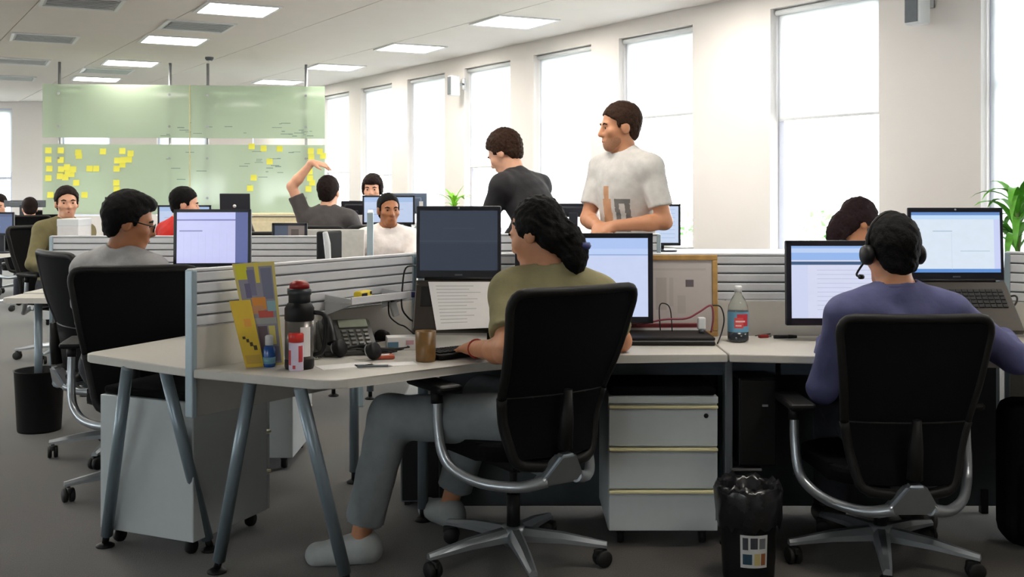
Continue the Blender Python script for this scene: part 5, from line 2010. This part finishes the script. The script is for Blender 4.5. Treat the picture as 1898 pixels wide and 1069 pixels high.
# memory stick and pens
t = thing('memory_stick', 'small red memory stick beside the water bottle', 'memory stick', on(1415, 626, ZD), 0.3)
k = MB()
k.box((0, 0, 0.007), (0.042, 0.018, 0.013), 0.003)
k.build('shell', mat('stick_red', rgb(140, 36, 34), 0.4), t)
k = MB()
k.box((0.027, 0, 0.006), (0.014, 0.012, 0.005))
k.build('plug', M_SILVER, t)
t = thing('pen', 'black marker pen lying left of the monitor of the man in blue', 'pen', on(1452, 627, ZD), 0.06)
k = MB()
k.tube([(-0.04, 0, 0.0075), (0.02, 0, 0.0075)], 0.007, 10)
k.build('barrel', M_BLACK, t)
k = MB()
k.tube([(0.02, 0, 0.0075), (0.055, 0, 0.0075)], [0.0078, 0.0065], 10)
k.build('cap', M_FRAMEB, t)
cable('thin black lead from the monitor of the man in blue to the pens', [on(1400, 622, ZD + .003), on(1430, 618, ZD + .003), on(1470, 614, ZD + .003), on(1492, 606, ZD + .003)], 0.0022)
cable('black lead hanging behind the wide laptop at the right edge', [at(1862, 552, 4.4), at(1882, 548, 4.38), at(1884, 560, 4.36), at(1868, 580, 4.34), at(1858, 596, 4.33)], 0.004)
# upright drive on the far side of the near divider
p = at(616, 480, 5.0)
t = thing('desktop_drive', 'upright black drive with a white curved edge behind the near divider', 'computer', (p.x, 4.98, ZD), math.radians(-20))
k = MB()
k.box((-0.012, 0, 0.215), (0.05, 0.16, 0.40), 0.01)
k.build('case', M_BLACK, t)
k = MB()
k.tube([(0.006, -0.07, 0.41), (0.022, -0.08, 0.36), (0.030, -0.085, 0.30), (0.034, -0.08, 0.24)], [0.012, 0.016, 0.014, 0.010], 10, smooth=4)
k.build('white_edge', M_WHITE, t)
k = MB()
k.box((-0.01, 0, 0.008), (0.09, 0.19, 0.016), 0.004)
k.build('foot', M_BLACK, t)


# ================================================================== the middle and far office
F1 = slat_panel('long grey slatted divider behind the man with glasses', (at(95, 440, 6.25).x, 6.25, 0), (at(596, 440, 6.25).x, 6.25, 0), 1.055, 0.872, 0.30, 5)
t = thing('desk_screen', 'plain white desk screen beyond the upright black drive', 'divider', (at(621, 440, 6.62).x, 6.62, 0))
k = MB()
k.box((0, 0, 0.90), (0.36, 0.024, 0.372), 0.004)
k.build('board', mat('white_board', rgb(222, 220, 216), 0.6), t)
for x in (-0.16, 0.16):
    k = MB()
    k.box((x, 0, 0.36), (0.03, 0.03, 0.72), 0.003)
    k.build('post', M_POST, t)
slat_panel('grey divider seen edge-on beside the man in the white polo', (at(686, 400, 6.9).x, 6.9, 0), (at(687, 400, 7.6).x, 7.6, 0), 1.175, 0.99, 0.30, 5)
slat_panel('grey slatted divider under the standing man\'s hands', (-0.15, 5.85, 0), (0.80, 5.85, 0), 1.085, 0.872, 0.30, 5, low_mat=mat('divider_taupe', rgb(126, 118, 106), 0.7))

desk('narrow desk end with a grey leg at the far left', [(-2.83, 5.98), (-1.2, 5.98), (-1.2, 6.22), (-2.83, 6.22)], [0.03, 0.03, 0, 0], [((-2.66, 6.06), (-2.66, 6.06)), ((-1.3, 6.06), (-1.3, 6.06))])
desk('desk behind the long divider of the man with glasses', [(-2.85, 6.29), (-1.05, 6.29), (-1.05, 7.05), (-2.85, 7.05)], [0, 0, .04, .04], [((-2.75, 6.95), (-2.75, 6.95)), ((-1.15, 6.95), (-1.15, 6.95))])
desk('far desk in front of the man in the red shirt', [(-2.30, 8.45), (-1.72, 8.45), (-1.72, 9.7), (-3.1, 9.7), (-3.1, 9.15), (-2.30, 9.15)], [0.03] * 6, [((-1.85, 8.6), (-1.85, 8.6)), ((-3.0, 9.6), (-3.0, 9.6)), ((-1.85, 9.6), (-1.85, 9.6))])
desk('far desk behind the man in the white polo', [(-1.62, 9.35), (-0.45, 9.35), (-0.45, 9.75), (-1.62, 9.75)], [0.03] * 4, [((-1.5, 9.6), (-1.5, 9.6)), ((-0.55, 9.6), (-0.55, 9.6))])
desk('desk the man in the dark jumper bends over', [(-1.0, 6.75), (-0.05, 6.75), (-0.05, 7.45), (-1.0, 7.45)], [0.03] * 4, [((-0.9, 6.85), (-0.9, 6.85)), ((-0.15, 7.35), (-0.15, 7.35))])
desk('desk by the windows carrying a black monitor', [(0.0, 8.35), (0.95, 8.35), (0.95, 9.0), (0.0, 9.0)], [0.03] * 4, [((0.1, 8.45), (0.1, 8.45)), ((0.85, 8.9), (0.85, 8.9))])
desk('far white desk at the left edge with a small monitor', [(-6.4, 9.7), (-4.62, 9.7), (-4.62, 10.35), (-6.4, 10.35)], [0.03] * 4, [((-4.8, 9.85), (-4.8, 9.85)), ((-6.2, 9.85), (-6.2, 9.85))])
desk('farthest white desk at the left edge', [(-6.9, 12.75), (-4.75, 12.75), (-4.75, 13.3), (-6.9, 13.3)], [0.03] * 4, [((-4.9, 12.9), (-4.9, 12.9)), ((-6.7, 12.9), (-6.7, 12.9))])


def cabinet(label, x0, x1, y0, y1, z1, m, n, name='sideboard'):
    t = thing(name, label, 'cabinet', ((x0 + x1) / 2, (y0 + y1) / 2, 0))
    w, d = x1 - x0, y1 - y0
    k = MB()
    k.box((0, 0.01, z1 / 2 - 0.02), (w - 0.02, d - 0.03, z1 - 0.04), 0.003)
    k.build('body', m, t)
    k = MB()
    k.box((0, 0, z1 - 0.0125), (w, d, 0.025), 0.004)
    k.build('top', m, t)
    dw = (w - 0.02) / n
    for i in range(n):
        k = MB()
        xc = -w / 2 + 0.01 + dw * (i + .5)
        k.box((xc, -d / 2 + 0.010, z1 / 2 - 0.03), (dw - 0.008, 0.018, z1 - 0.12), 0.003)
        o = k.build('door', m, t)
        k = MB()
        k.box((xc + dw * .35, -d / 2 - 0.004, z1 * .6), (0.012, 0.014, 0.10), 0.003)
        k.build('handle', M_SILVER, o)
    return t


M_CREAM = mat('cream_laminate', rgb(226, 212, 176), 0.5)
cabinet('cream low cabinet standing below the glass board', -3.0, -1.62, 12.0, 12.45, 1.045, M_CREAM, 3)
cabinet('white low cabinet by the windows under the monitor', 0.55, 2.05, 7.45, 7.98, 0.885, M_WHITE, 3)
cabinet('white low cabinet by the windows under the small plant', -0.95, -0.15, 10.3, 10.75, 1.0, M_WHITE, 2)
cabinet('low cabinet behind the right divider under the spiky plant', 2.25, 3.1, 4.95, 5.45, 0.80, M_WHITE, 2)

scr_far = UI('screen_far', rgb(200, 216, 246), [(0, 0.8, 1, 1, rgb(170, 196, 236)), (0.1, 0.3, 0.6, 0.33, rgb(170, 186, 220)), (0.1, 0.5, 0.8, 0.53, rgb(176, 190, 224))], 0.9)
scr_dimb = UI('screen_dim_far', rgb(122, 140, 186), [(0, 0.85, 1, 1, rgb(104, 120, 160)), (0.1, 0.3, 0.6, 0.35, rgb(150, 164, 200))], 0.6)
scr_win = UI('screen_list', rgb(206, 222, 248), [(0.05, 0.9 - .11 * i, 0.9, 0.92 - .11 * i, rgb(176, 198, 236)) for i in range(8)], 0.95)
scr_pic = UI('screen_picture', rgb(96, 112, 140), [(0.45, 0, 1, 1, rgb(160, 140, 130)), (0.55, 0.2, 0.8, 0.7, rgb(104, 86, 74))], 0.4)


def mon(label, px0, px1, py0, py1, Y, screen, away=False, back=None, zt=ZD, rz=0.0, **kw):
    a, b = at(px0, py1, Y), at(px1, py0, Y)
    return monitor(label, ((a.x + b.x) / 2, Y, zt), rz + (math.pi if away else 0), b.x - a.x, b.z - a.z, a.z - zt, screen, tilt=0, bez=0.016, back=back, **kw)


mon('monitor half hidden behind the head of the man with glasses', 196, 278, 365, 424, 6.8, scr_far, back=M_BLUEB)
mon('monitor with a white screen behind the man in red', 293, 392, 380, 428, 9.4, scr_far, back=M_GREYP)
mon('bright monitor right behind the man in the white polo', 672, 769, 362, 416, 9.5, scr_far, back=M_BEZEL)
m_ = mon('blue-grey back of a monitor with a white tag near the far plant', 722, 791, 358, 396, 9.68, scr_far, away=True, back=M_BLUEB)
k = MB()
k.box((-0.12, 0.046, 0.46), (0.035, 0.003, 0.05))
k.build('tag', M_PAPER, m_)
mon('black back of a monitor beside the man raising his arm', 632, 684, 372, 398, 9.62, scr_far, away=True)
mon('black back of a monitor between the two standing men', 1026, 1098, 377, 402, 8.6, scr_far, away=True)
mon('slim monitor on the white cabinet by the window', 1186, 1261, 378, 455, 7.7, scr_win, zt=0.885)
mon('small grey monitor with a blue screen at the left edge', -34, 27, 393, 436, 10.0, scr_dimb, back=M_GREYP)
mon('dark wide monitor back beyond the dark-haired man far left', 8, 84, 371, 384, 13.0, scr_far, away=True, back=M_GREYP)
mon('small dark monitor showing a picture behind the long divider', 505, 570, 413, 447, 6.5, scr_pic)

# open laptop seen from behind
lt, _, _ = laptop('dark laptop lid seen from behind beyond the man in red', at(438, 380, 8.75).x, 8.72, 0.245, 1.075, 0.97, 0.15, 0.205, 4, scr_far, keys=False, rz=math.pi)
k = MB()
k.lathe([(0, -0.001), (0.014, -0.001), (0.014, 0.001), (0, 0.001)], (0, 0.026, 1.19 - ZD), 16, RX(math.pi / 2))
k.build('lid_emblem', M_WHITE, lt)

t = thing('file_box', 'tall white file box beside the man in the olive shirt', 'box', (at(138, 420, 6.6).x, 6.6, ZD))
k = MB()
k.box((0, 0, 0.19), (0.13, 0.20, 0.38), 0.004)
k.build('body', M_PAPER, t)
k = MB()
k.box((0, 0, 0.40), (0.133, 0.203, 0.045), 0.004)
k.build('lid', M_WHITE, t)
k = MB()
k.box((0.0, -0.1015, 0.25), (0.06, 0.003, 0.09))
k.build('label_card', mat('label_card', rgb(210, 208, 222), 0.7), t)
k = MB()
t = thing('desk_speaker', 'small black speaker on the white cabinet near the far window', 'speaker', (at(896, 380, 10.45).x, 10.45, 1.0))
k.box((0, 0, 0.065), (0.05, 0.08, 0.13), 0.008)
k.build('cabinet', M_BLACK, t)
k = MB()
k.lathe([(0, -0.003), (0.017, -0.003), (0.019, 0), (0, 0)], (0, -0.0405, 0.045), 16, RX(math.pi / 2))
k.build('cone', M_GREYP, t)
t = thing('desk_camera', 'small silver device beside the black speaker by the far window', 'device', (at(911, 380, 10.45).x, 10.45, 1.0))
k = MB()
k.lathe([(0, 0), (0.03, 0), (0.03, 0.008), (0.008, 0.016), (0.008, 0.06), (0, 0.06)], n=16)
k.build('foot', M_SILVER, t)
k = MB()
k.lathe([(0, 0.058), (0.016, 0.062), (0.02, 0.078), (0.016, 0.094), (0, 0.098)], n=16)
k.build('head', M_WHITE, t)
pedestal('white drawer unit standing far left beyond the desk end', (-4.36, 10.45, 0), math.radians(12), w=0.38, d=0.45)

plant('spiky bright green potted plant at the right edge behind the divider', (at(1886, 400, 5.2).x, 5.2, 0.80), 44, 0.36, 0.036, pot=(0.09, 0.15), seed=5, droop=0.75, col=(96, 168, 56), stemh=0.30, potm=M_GREYP)
plant('small bright green potted plant in front of the far windows', (at(842, 400, 10.5).x, 10.5, 1.0), 12, 0.24, 0.05, pot=(0.06, 0.12), seed=9, droop=0.28, col=(128, 196, 40), stemh=0.05)

# ------------------------------------------------------------------ glass board hung from the ceiling
gl, gr = at(79, 300, 13.4), at(602, 300, 13.75)
gd = (gr - gl)
gd.z = 0
GL = gd.length
rzb = math.atan2(gd.y, gd.x)
zt_, zm1, zm0, zb_ = 2.62, 1.955, 1.875, 1.00
M_BG = bpy.data.materials.new('green_board_glass')
M_BG.use_nodes = True
nt = M_BG.node_tree
b_ = nt.nodes['Principled BSDF']
tc = nt.nodes.new('ShaderNodeTexCoord')
nz = nt.nodes.new('ShaderNodeTexNoise')
nz.inputs['Scale'].default_value = 1.2
nt.links.new(tc.outputs['Object'], nz.inputs['Vector'])
cr = nt.nodes.new('ShaderNodeValToRGB')
cr.color_ramp.elements[0].color, cr.color_ramp.elements[1].color = rgb(208, 220, 202), rgb(216, 227, 212)
nt.links.new(nz.outputs['Fac'], cr.inputs['Fac'])
nt.links.new(cr.outputs['Color'], b_.inputs['Base Color'])
b_.inputs['Roughness'].default_value = 0.06
tl_, tp_, ms1, ms2 = nt.nodes.new('ShaderNodeBsdfTranslucent'), nt.nodes.new('ShaderNodeBsdfTransparent'), nt.nodes.new('ShaderNodeMixShader'), nt.nodes.new('ShaderNodeMixShader')
nt.links.new(cr.outputs['Color'], tl_.inputs['Color'])
tp_.inputs['Color'].default_value = rgb(206, 226, 204)
ms1.inputs[0].default_value = 0.45
ms2.inputs[0].default_value = 0.09
nt.links.new(b_.outputs[0], ms1.inputs[1])
nt.links.new(tl_.outputs[0], ms1.inputs[2])
nt.links.new(ms1.outputs[0], ms2.inputs[1])
nt.links.new(tp_.outputs[0], ms2.inputs[2])
nt.links.new(ms2.outputs[0], nt.nodes['Material Output'].inputs['Surface'])
t = thing('glass_board', 'long green glass writing board hung on steel poles', 'glass board', (gl.x, gl.y, 0), rzb)
GB = t
ms_ = GL * 0.515
for (x0, x1) in ((0, ms_ - 0.008), (ms_ + 0.008, GL)):
    for (z0, z1) in ((zb_, zm0), (zm1, zt_)):
        k = MB()
        k.box(((x0 + x1) / 2, 0, (z0 + z1) / 2), (x1 - x0, 0.012, z1 - z0), 0.002)
        k.build('pane', M_BG, t)
k = MB()
k.box((ms_, 0.0, (zb_ + zt_) / 2), (0.014, 0.016, zt_ - zb_), 0.002)
k.build('seam_strip', mat('seam_strip', rgb(224, 214, 170), 0.4), t)
for px in (108, 311, 381, 566):
    x = (px - 79) / (602 - 79) * GL
    k = MB()
    k.tube([(x, 0.035, 0.0), (x, 0.035, Z_CEIL - 0.001)], 0.018, 12)
    o = k.build('pole', M_SILVER, t)
    for z in (1.2, 1.7, 2.1, 2.5):
        k = MB()
        k.tube([(x, 0.02, z), (x, -0.012, z)], 0.016, 10)
        k.build('glass_clamp', M_SILVER, o)
# faint marker lines on the glass
k = MB()
rng = random.Random(21)
for _ in range(46):
    u_ = rng.choice([rng.uniform(0.42, 0.62), rng.uniform(0.7, 0.93), rng.uniform(0.65, 0.95)])
    z = rng.choice([rng.uniform(1.35, 1.82), rng.uniform(1.98, 2.15)])
    k.box((u_ * GL, -0.0066, z), (rng.uniform(.03, .14), 0.0006, rng.uniform(.006, .012)))
o = k.build('marker_writing', mat('marker_ink', rgb(134, 156, 150), 0.7), t)
o['kind'] = 'stuff'
notes = [(240, 745), (300, 745), (385, 755), (505, 750), (600, 748), (640, 760), (240, 790), (300, 792), (575, 795), (604, 792), (632, 790), (245, 835), (302, 838), (334, 850), (322, 878), (296, 872), (440, 835), (472, 835), (572, 835),
         (240, 882), (352, 862), (570, 905), (572, 937), (375, 905), (415, 965), (250, 965), (330, 828), (360, 838), (600, 815), (1300, 735), (1380, 737), (1538, 748), (1584, 750), (1540, 778), (1600, 772), (1250, 880), (1232, 932), (1532, 850), (1534, 882), (1526, 935), (1330, 800), (1545, 905), (1240, 725), (388, 772)]
k = MB()
v, f = k.add([(-.037, 0, -.037), (.037, 0, -.037), (.037, 0, .037), (-.037, 0, .037), (-.037, -.012, -.037), (.037, -.012, -.037), (.037, -.0015, .037), (-.037, -.0015, .037)],
             [(4, 5, 6, 7), (3, 2, 1, 0), (0, 1, 5, 4), (1, 2, 6, 5), (2, 3, 7, 6), (3, 0, 4, 7)])
nm_ = k.mesh('sticky_note', mat('note_yellow', rgb(238, 232, 92), 0.7, var=0.08, scale=3))
for (x, y) in notes:
    px, py = x * 640 / 1710, y * 400 / 1069
    ux_ = (px - 79) / 523 * GL
    pw = gl + gd.normalized() * ux_
    zz = HC - (py - HY) * pw.y / F_PX
    nv = Vector((gd.y, -gd.x, 0)).normalized()
    o = bpy.data.objects.new('sticky_note', nm_)
    COL.objects.link(o)
    o.location = (pw.x + nv.x * 0.007, pw.y + nv.y * 0.007, zz)
    o.rotation_euler = (0, 0, rzb)
    where = ('in the big cluster at the left end of the glass board' if px < 150 else 'in the second cluster, above the man with glasses' if px < 260 else
             'scattered on the glass board left of the raised arm' if px < 545 else 'at the right end of the glass board by the raised arm')
    tag(o, 'yellow sticky note ' + where, 'sticky note', 'yellow sticky notes ' + where)

# ------------------------------------------------------------------ trees outside
for i, (px, Y, zc, rr) in enumerate(((1545, 30, -1.6, 2.6), (1300, 36, -1.9, 3.0))):
    x = (px - CX) / F_PX * Y
    t = thing('tree', ['pale leafy tree outside the nearest full window', 'pale leafy tree outside the window behind the standing man'][i], 'tree', (x, Y, -7.0))
    k = MB()
    k.tube([(0, 0, 0), (0.1, 0, 2.5), (0, 0.1, zc + 7)], [0.25, 0.2, 0.1], 10)
    for q in range(5):
        w = q * 1.26
        k.tube([(0.05, 0.05, zc + 6 - .3), (math.cos(w) * rr * .6, math.sin(w) * rr * .6, zc + 7 + rr * .3)], [0.08, 0.03], 6)
    k.build('trunk', mat('bark', rgb(120, 104, 84), 0.9), t)
    rng = random.Random(i)
    k = MB()
    for _ in range(2200):
        d = Vector((rng.gauss(0, 1), rng.gauss(0, 1), rng.gauss(0, .8))).normalized() * rr * rng.uniform(.45, 1)
        c = Vector((0, 0, zc + 7)) + d
        a = Vector((rng.uniform(-1, 1), rng.uniform(-1, 1), rng.uniform(-1, 1))).normalized() * .17
        b = a.orthogonal().normalized() * .09
        k.add([c - a, c + b, c + a, c - b], [(0, 1, 2, 3)])
    o = k.build('foliage', mat('tree_leaves', rgb(110, 150, 96), 0.7, var=0.3, scale=2), t)
    o['kind'] = 'stuff'

# more chairs, copies of the sideways one
src = [o for o in bpy.data.objects if o.name.startswith('office_chair') and 'sideways' in o.get('label', '')][0]
dup(src, (-2.76, 8.40, 0), math.radians(-50), 'black swivel chair of the man in the red shirt')
dup(src, (-3.55, 8.5, 0), math.radians(-120), 'black swivel chair of the man in the olive shirt')
dup(src, (-1.53, 8.85, 0), math.radians(-8), 'black swivel chair under the man raising his arm')
dup(src, (at(50, 400, 12.0).x, 11.95, 0), math.radians(25), 'black swivel chair of the dark-haired man far left')
dup(src, (-0.96, 8.33, 0), math.radians(-160), 'black swivel chair of the man in the white polo')
dup(src, (1.75, 5.52, 0), math.radians(170), 'black swivel chair of the dark-haired woman behind the long divider')
dup(src, (-1.80, 7.75, 0), math.radians(10), 'empty black swivel chair beyond the small picture monitor')
dup(src, (-6.15, 13.75, 0), math.radians(180), 'black swivel chair of the farthest worker at the left edge')


# ================================================================== people
J_GREY = cloth('grey_trousers', 128, 134, 138)
J_DARK = cloth('dark_trousers', 42, 44, 54)
J_BLUE = cloth('jeans', 62, 74, 100)
SH_D = mat('shoe_dark', rgb(40, 36, 34), 0.5)
SH_W = mat('shoe_white', rgb(172, 178, 178), 0.6)
SH_B = mat('shoe_brown', rgb(120, 84, 60), 0.6)

w1 = person('woman with a curly dark ponytail in a khaki T-shirt, typing with her back turned', (0.125, 3.80, 0.535), -33, lean=2, side=5, twist=30, head_a=-58, head_p=20, neck_fwd=0.02,
            hands=[(-0.135, 3.83, 0.775), (0.15, 4.03, 0.775)], elbows=[(-0.1, -1.0, -1.0), (1.0, -0.3, 0.3)],
            palms=[((-0.35, 0.85, -0.12), (0, -.1, 1)), ((-0.75, 0.5, -0.1), (0, 0, 1))],
            feet=[(-0.545, 3.865, 0.087), (-0.25, 4.28, 0.087)], knees=[(-1, 0, 1), (-0.3, 0.6, 1)], toes=[(-1, -0.12, 0), (-0.6, 0.8, 0)],
            shirt=cloth('khaki', 134, 126, 92), trousers=J_GREY, shoes=SH_W, hair='black', style='ponytail', skin='tan', h=0.0055, s=1.0, eyes=True, female=True, bare_shin=True, curl=0.55, hoff=(-0.04, 0, 0.0), leg=1.12)
# her blue hair tie and bracelet
k = MB()
k.lathe([(0.0, -0.012), (0.02, -0.012), (0.026, 0), (0.02, 0.012), (0, 0.012)], w1['H'](0.03, -0.150, -0.10) - w1['off'], 14)
k.build('hair_tie', mat('tie_blue', rgb(60, 66, 120), 0.5), w1['root'])
e_, w_ = w1['arms'][0][1], w1['arms'][0][2]
d_ = (w_ - e_).normalized()
u_ = d_.orthogonal().normalized()
v_ = d_.cross(u_)
c_ = w_ - d_ * 0.02 - w1['off']
k = MB()
k.tube([c_ + (u_ * math.cos(a) + v_ * math.sin(a)) * 0.0315 for a in [2 * math.pi * i / 18 for i in range(19)]], 0.004, 8)
k.build('bracelet', mat('bracelet_red', rgb(170, 44, 36), 0.4), w1['root'])

m1 = person('man in a blue long-sleeved shirt and black headset, seen from behind', (1.375, 3.83, 0.462), 2, lean=-2, side=-1.5, twist=0, head_a=-8, head_p=6, neck_fwd=0.03,
            hands=[(1.20, 4.09, 0.775), (1.84, 4.06, 0.785)], elbows=[(-0.35, -0.5, -1.0), (0.35, -1.0, -0.6)],
            palms=[((0.3, 0.9, -0.1), (0, 0, 1)), ((0.1, 0.95, -0.05), (0, 0, 1))],
            feet=[(1.25, 4.22, 0.087), (1.60, 4.22, 0.087)],
            shirt=cloth('blue_shirt', 78, 80, 120), sleeve='long', trousers=J_DARK, shoes=SH_D, hair='black', style='short', skin='tan', h=0.006, s=1.0, eyes=True, curl=0.5)
H, off = m1['H'], m1['off']
k = MB()
cc_ = m1['nb'] + m1['u'] * 0.028 - off
k.tube([cc_ + (m1['r'] * math.cos(a) * 0.066 + m1['f'] * (math.sin(a) * 0.066 + 0.008)) + m1['u'] * (-0.010 * math.sin(a)) for a in [2 * math.pi * i / 24 for i in range(25)]], 0.014, 8)
k.build('collar', cloth('blue_shirt', 78, 80, 120), m1['root'])
k = MB()
k.tube([H(0.098 * math.cos(a), -0.012, 0.0 + 0.142 * math.sin(a)) - off for a in [math.pi * i / 16 for i in range(17)]], 0.007, 8)
k.build('headset_band', M_BLACK, m1['root'])
for sg in (-1, 1):
    k = MB()
    Mh = Matrix((m1['hr'], m1['hf'], m1['hu'])).transposed() @ RY(math.pi / 2)
    k.lathe([(0, -0.016), (0.030, -0.016), (0.036, -0.006), (0.036, 0.008), (0.028, 0.016), (0, 0.016)], H(sg * 0.097, -0.012, -0.01) - off, 20, Mh)
    k.build('ear_cup', M_BLACK, m1['root'])
k = MB()
k.tube([H(-0.10, 0.0, -0.03) - off, H(-0.11, 0.05, -0.075) - off, H(-0.07, 0.11, -0.085) - off], 0.004, 8, smooth=4)
k.tube([H(-0.07, 0.11, -0.085) - off, H(-0.055, 0.118, -0.085) - off], 0.009, 8)
k.build('microphone_boom', M_BLACK, m1['root'])

m2 = person('man with black hair and glasses in a grey T-shirt, seen in profile', (-1.77, 4.84, 0.535), 25, lean=2, side=0, twist=-5, head_a=72, head_p=14, neck_fwd=0.03,
            hands=[(-1.88, 5.25, 0.63), (-1.70, 5.27, 0.63)],
            shirt=cloth('grey_tee', 150, 148, 148), trousers=J_DARK, shoes=SH_D, hair='black', style='thick', skin='brown', h=0.0065, s=1.0)
H, off = m2['H'], m2['off']
k = MB()
for sg in (-1, 1):
    k.tube([H(sg * 0.033 + 0.024 * math.cos(a), 0.106, -0.002 + 0.017 * math.sin(a)) - off for a in [2 * math.pi * i / 14 for i in range(15)]], 0.003, 6)
    k.tube([H(sg * 0.057, 0.104, 0.006) - off, H(sg * 0.082, 0.06, 0.008) - off, H(sg * 0.088, -0.01, 0.012) - off], 0.003, 6)
k.tube([H(-0.01, 0.108, 0.0) - off, H(0.01, 0.108, 0.0) - off], 0.003, 6)
k.build('glasses', M_BLACK, m2['root'])

m3 = person('standing man in a white printed T-shirt in front of the windows', (0.655, 6.13, 0.985), -135, lean=2, side=0, twist=6, head_a=-100, head_p=6, neck_fwd=0.02,
            hands=[(0.565, 5.89, 1.135), (0.475, 5.96, 1.13)], elbows=[(1.0, 0.0, -0.5), (-0.3, 0.7, -0.6)],
            palms=[((-0.9, 0.05, -0.25), (0, -.6, 1)), ((0.1, -0.75, -0.3), (-.4, 0, 1))], feet=[(0.74, 6.06, 0.09), (0.58, 6.22, 0.09)], knees=[(-.5, -.5, 0), (-.5, -.5, 0)],
            shirt=cloth('white_tee', 206, 202, 198), trousers=J_BLUE, shoes=SH_D, hair='brown', style='short', skin='tan', h=0.006, s=1.07, stubble=True, hem=-0.12, curl=0.7)
# the print on his chest follows the shirt's front
def chest_print(m, rects, name):
    sh = [o for o in m['root'].children if o.name.startswith('shirt')][0]
    me = sh.data
    n = len(me.polygons)
    cen = np.empty(n * 3, 'f4')
    me.polygons.foreach_get('center', cen)
    cen = cen.reshape(-1, 3) + np.array(m['off'], 'f4') - np.array(m['hip'], 'f4')
    nor = np.empty(n * 3, 'f4')
    me.polygons.foreach_get('normal', nor)
    nor = nor.reshape(-1, 3)
    x, z = cen @ np.array(m['r'], 'f4'), cen @ np.array(m['u'], 'f4')
    fr_ = nor @ np.array(m['f'], 'f4')
    idx = np.zeros(n, 'i4')
    for (x0, x1, z0, z1, mm) in rects:
        me.materials.append(mm)
        idx[(x > x0) & (x < x1) & (z > z0) & (z < z1) & (fr_ > 0.2)] = len(me.materials) - 1
    me.polygons.foreach_set('material_index', idx)


PR_O = cloth('print_orange', 196, 146, 110)
PR_G = cloth('print_grey', 116, 114, 112)
chest_print(m3, [(-0.015, 0.055, 0.09, 0.30, PR_O), (0.0, 0.042, 0.30, 0.37, PR_O), (-0.125, -0.035, 0.275, 0.30, PR_G), (-0.12, -0.095, 0.13, 0.29, PR_G), (-0.065, -0.038, 0.13, 0.29, PR_G), (-0.12, -0.04, 0.115, 0.145, PR_G)], 'print')

m4 = person('man in a dark jumper bending forward, his back to the camera', (0.255, 6.55, 0.96), -52, lean=33, side=0, twist=0, head_a=-62, head_p=32, neck_fwd=0.04,
            hands=[(-0.32, 6.80, 0.76), (-0.16, 7.02, 0.76)], elbows=[(0, -0.6, -0.6), (0.7, 0.3, -0.3)],
            feet=[(0.20, 6.40, 0.09), (0.36, 6.60, 0.09)], knees=[(-.8, .5, 0), (-.8, .5, 0)],
            shirt=cloth('black_jumper', 34, 32, 36), sleeve='long', trousers=J_DARK, shoes=SH_D, hair='brown', style='curly', skin='light', h=0.008, s=1.06, hem=-0.1)

m5 = person('man in a white polo shirt facing the camera', (-0.965, 8.33, 0.515), 168, lean=4, head_a=158, head_p=2, hands=[(-0.8, 7.9, 0.78), (-1.15, 7.9, 0.78)],
            shirt=cloth('white_polo', 236, 228, 224), trousers=J_DARK, shoes=SH_D, hair='black', style='crop', skin='brown', h=0.0085, s=1.0)
m6 = person('person with dark fringed hair facing the camera behind the white polo man', (-1.30, 10.1, 0.655), 175, lean=2, head_a=182, head_p=4, hands=[(-1.1, 9.72, 0.78), (-1.5, 9.72, 0.78)],
            shirt=cloth('pale_top', 206, 204, 210), trousers=J_DARK, shoes=SH_D, hair='dark', style='bowl', skin='light', h=0.0095, s=1.02)
m7 = person('man in a dark grey T-shirt raising one arm, his back to the camera', (-1.53, 8.95, 0.635), 8, lean=0, twist=0, head_a=10, head_p=0,
            hands=[(-1.66, 8.95, 1.545), (-1.25, 9.3, 0.85)], elbows=[(-1, 0, 0.1), (0.5, -0.3, -1)], palms=[((1, 0.1, -0.15), (0, -.4, 1)), None],
            shirt=cloth('charcoal_tee', 78, 74, 74), trousers=J_DARK, shoes=SH_D, hair='dark', style='short', skin='light', h=0.008, s=1.02, curl=0.4)
m8 = person('man in a red shirt in profile, in front of the glass board', (-2.74, 8.42, 0.565), 46, lean=17, head_a=75, head_p=10, hands=[(-2.25, 8.9, 0.78), (-2.2, 8.6, 0.78)],
            shirt=cloth('red_shirt', 206, 34, 26), sleeve='long', trousers=J_DARK, shoes=SH_D, hair='black', style='short', skin='light', h=0.009, s=1.02)
m9 = person('smiling man in an olive shirt at the left end of the glass board', (-3.56, 8.5, 0.55), 128, lean=2, side=-4, head_a=150, head_p=0, hands=[(-3.22, 8.2, 0.76), (-3.42, 8.08, 0.74)],
            shirt=cloth('olive_shirt', 112, 104, 70), sleeve='long', trousers=J_DARK, shoes=SH_D, hair='dark', style='short', skin='light', h=0.009, s=1.02)
m10 = person('dark-haired man far left seen from behind on a black chair', (at(55, 400, 12.0).x, 12.0, 0.50), -22, lean=12, head_a=-30, head_p=15, hands=[(-5.6, 12.6, 0.78), (-5.3, 12.7, 0.78)],
             shirt=cloth('tan_shirt', 176, 150, 110), trousers=J_DARK, shoes=SH_D, hair='dark', style='short', skin='light', h=0.011, s=0.93)
m11 = person('farthest worker at the left edge, only a dark head showing', (at(4, 400, 13.6).x, 13.6, 0.49), 180, lean=5, head_a=170, head_p=20, hands=[(-6.0, 13.2, 0.78), (-6.4, 13.2, 0.78)],
             shirt=cloth('navy_top', 50, 54, 74), trousers=J_DARK, shoes=SH_D, hair='dark', style='short', skin='light', h=0.012, s=0.97)
m12 = person('dark-haired woman looking down behind the long divider', (1.72, 5.50, 0.555), 172, lean=6, head_a=80, head_p=26, hands=[(1.95, 5.08, 0.78), (1.6, 5.05, 0.78)],
             shirt=cloth('plum_top', 84, 62, 74), trousers=J_DARK, shoes=SH_D, hair='darkred', style='ponytail', skin='tan', h=0.0075, s=0.95, female=True)
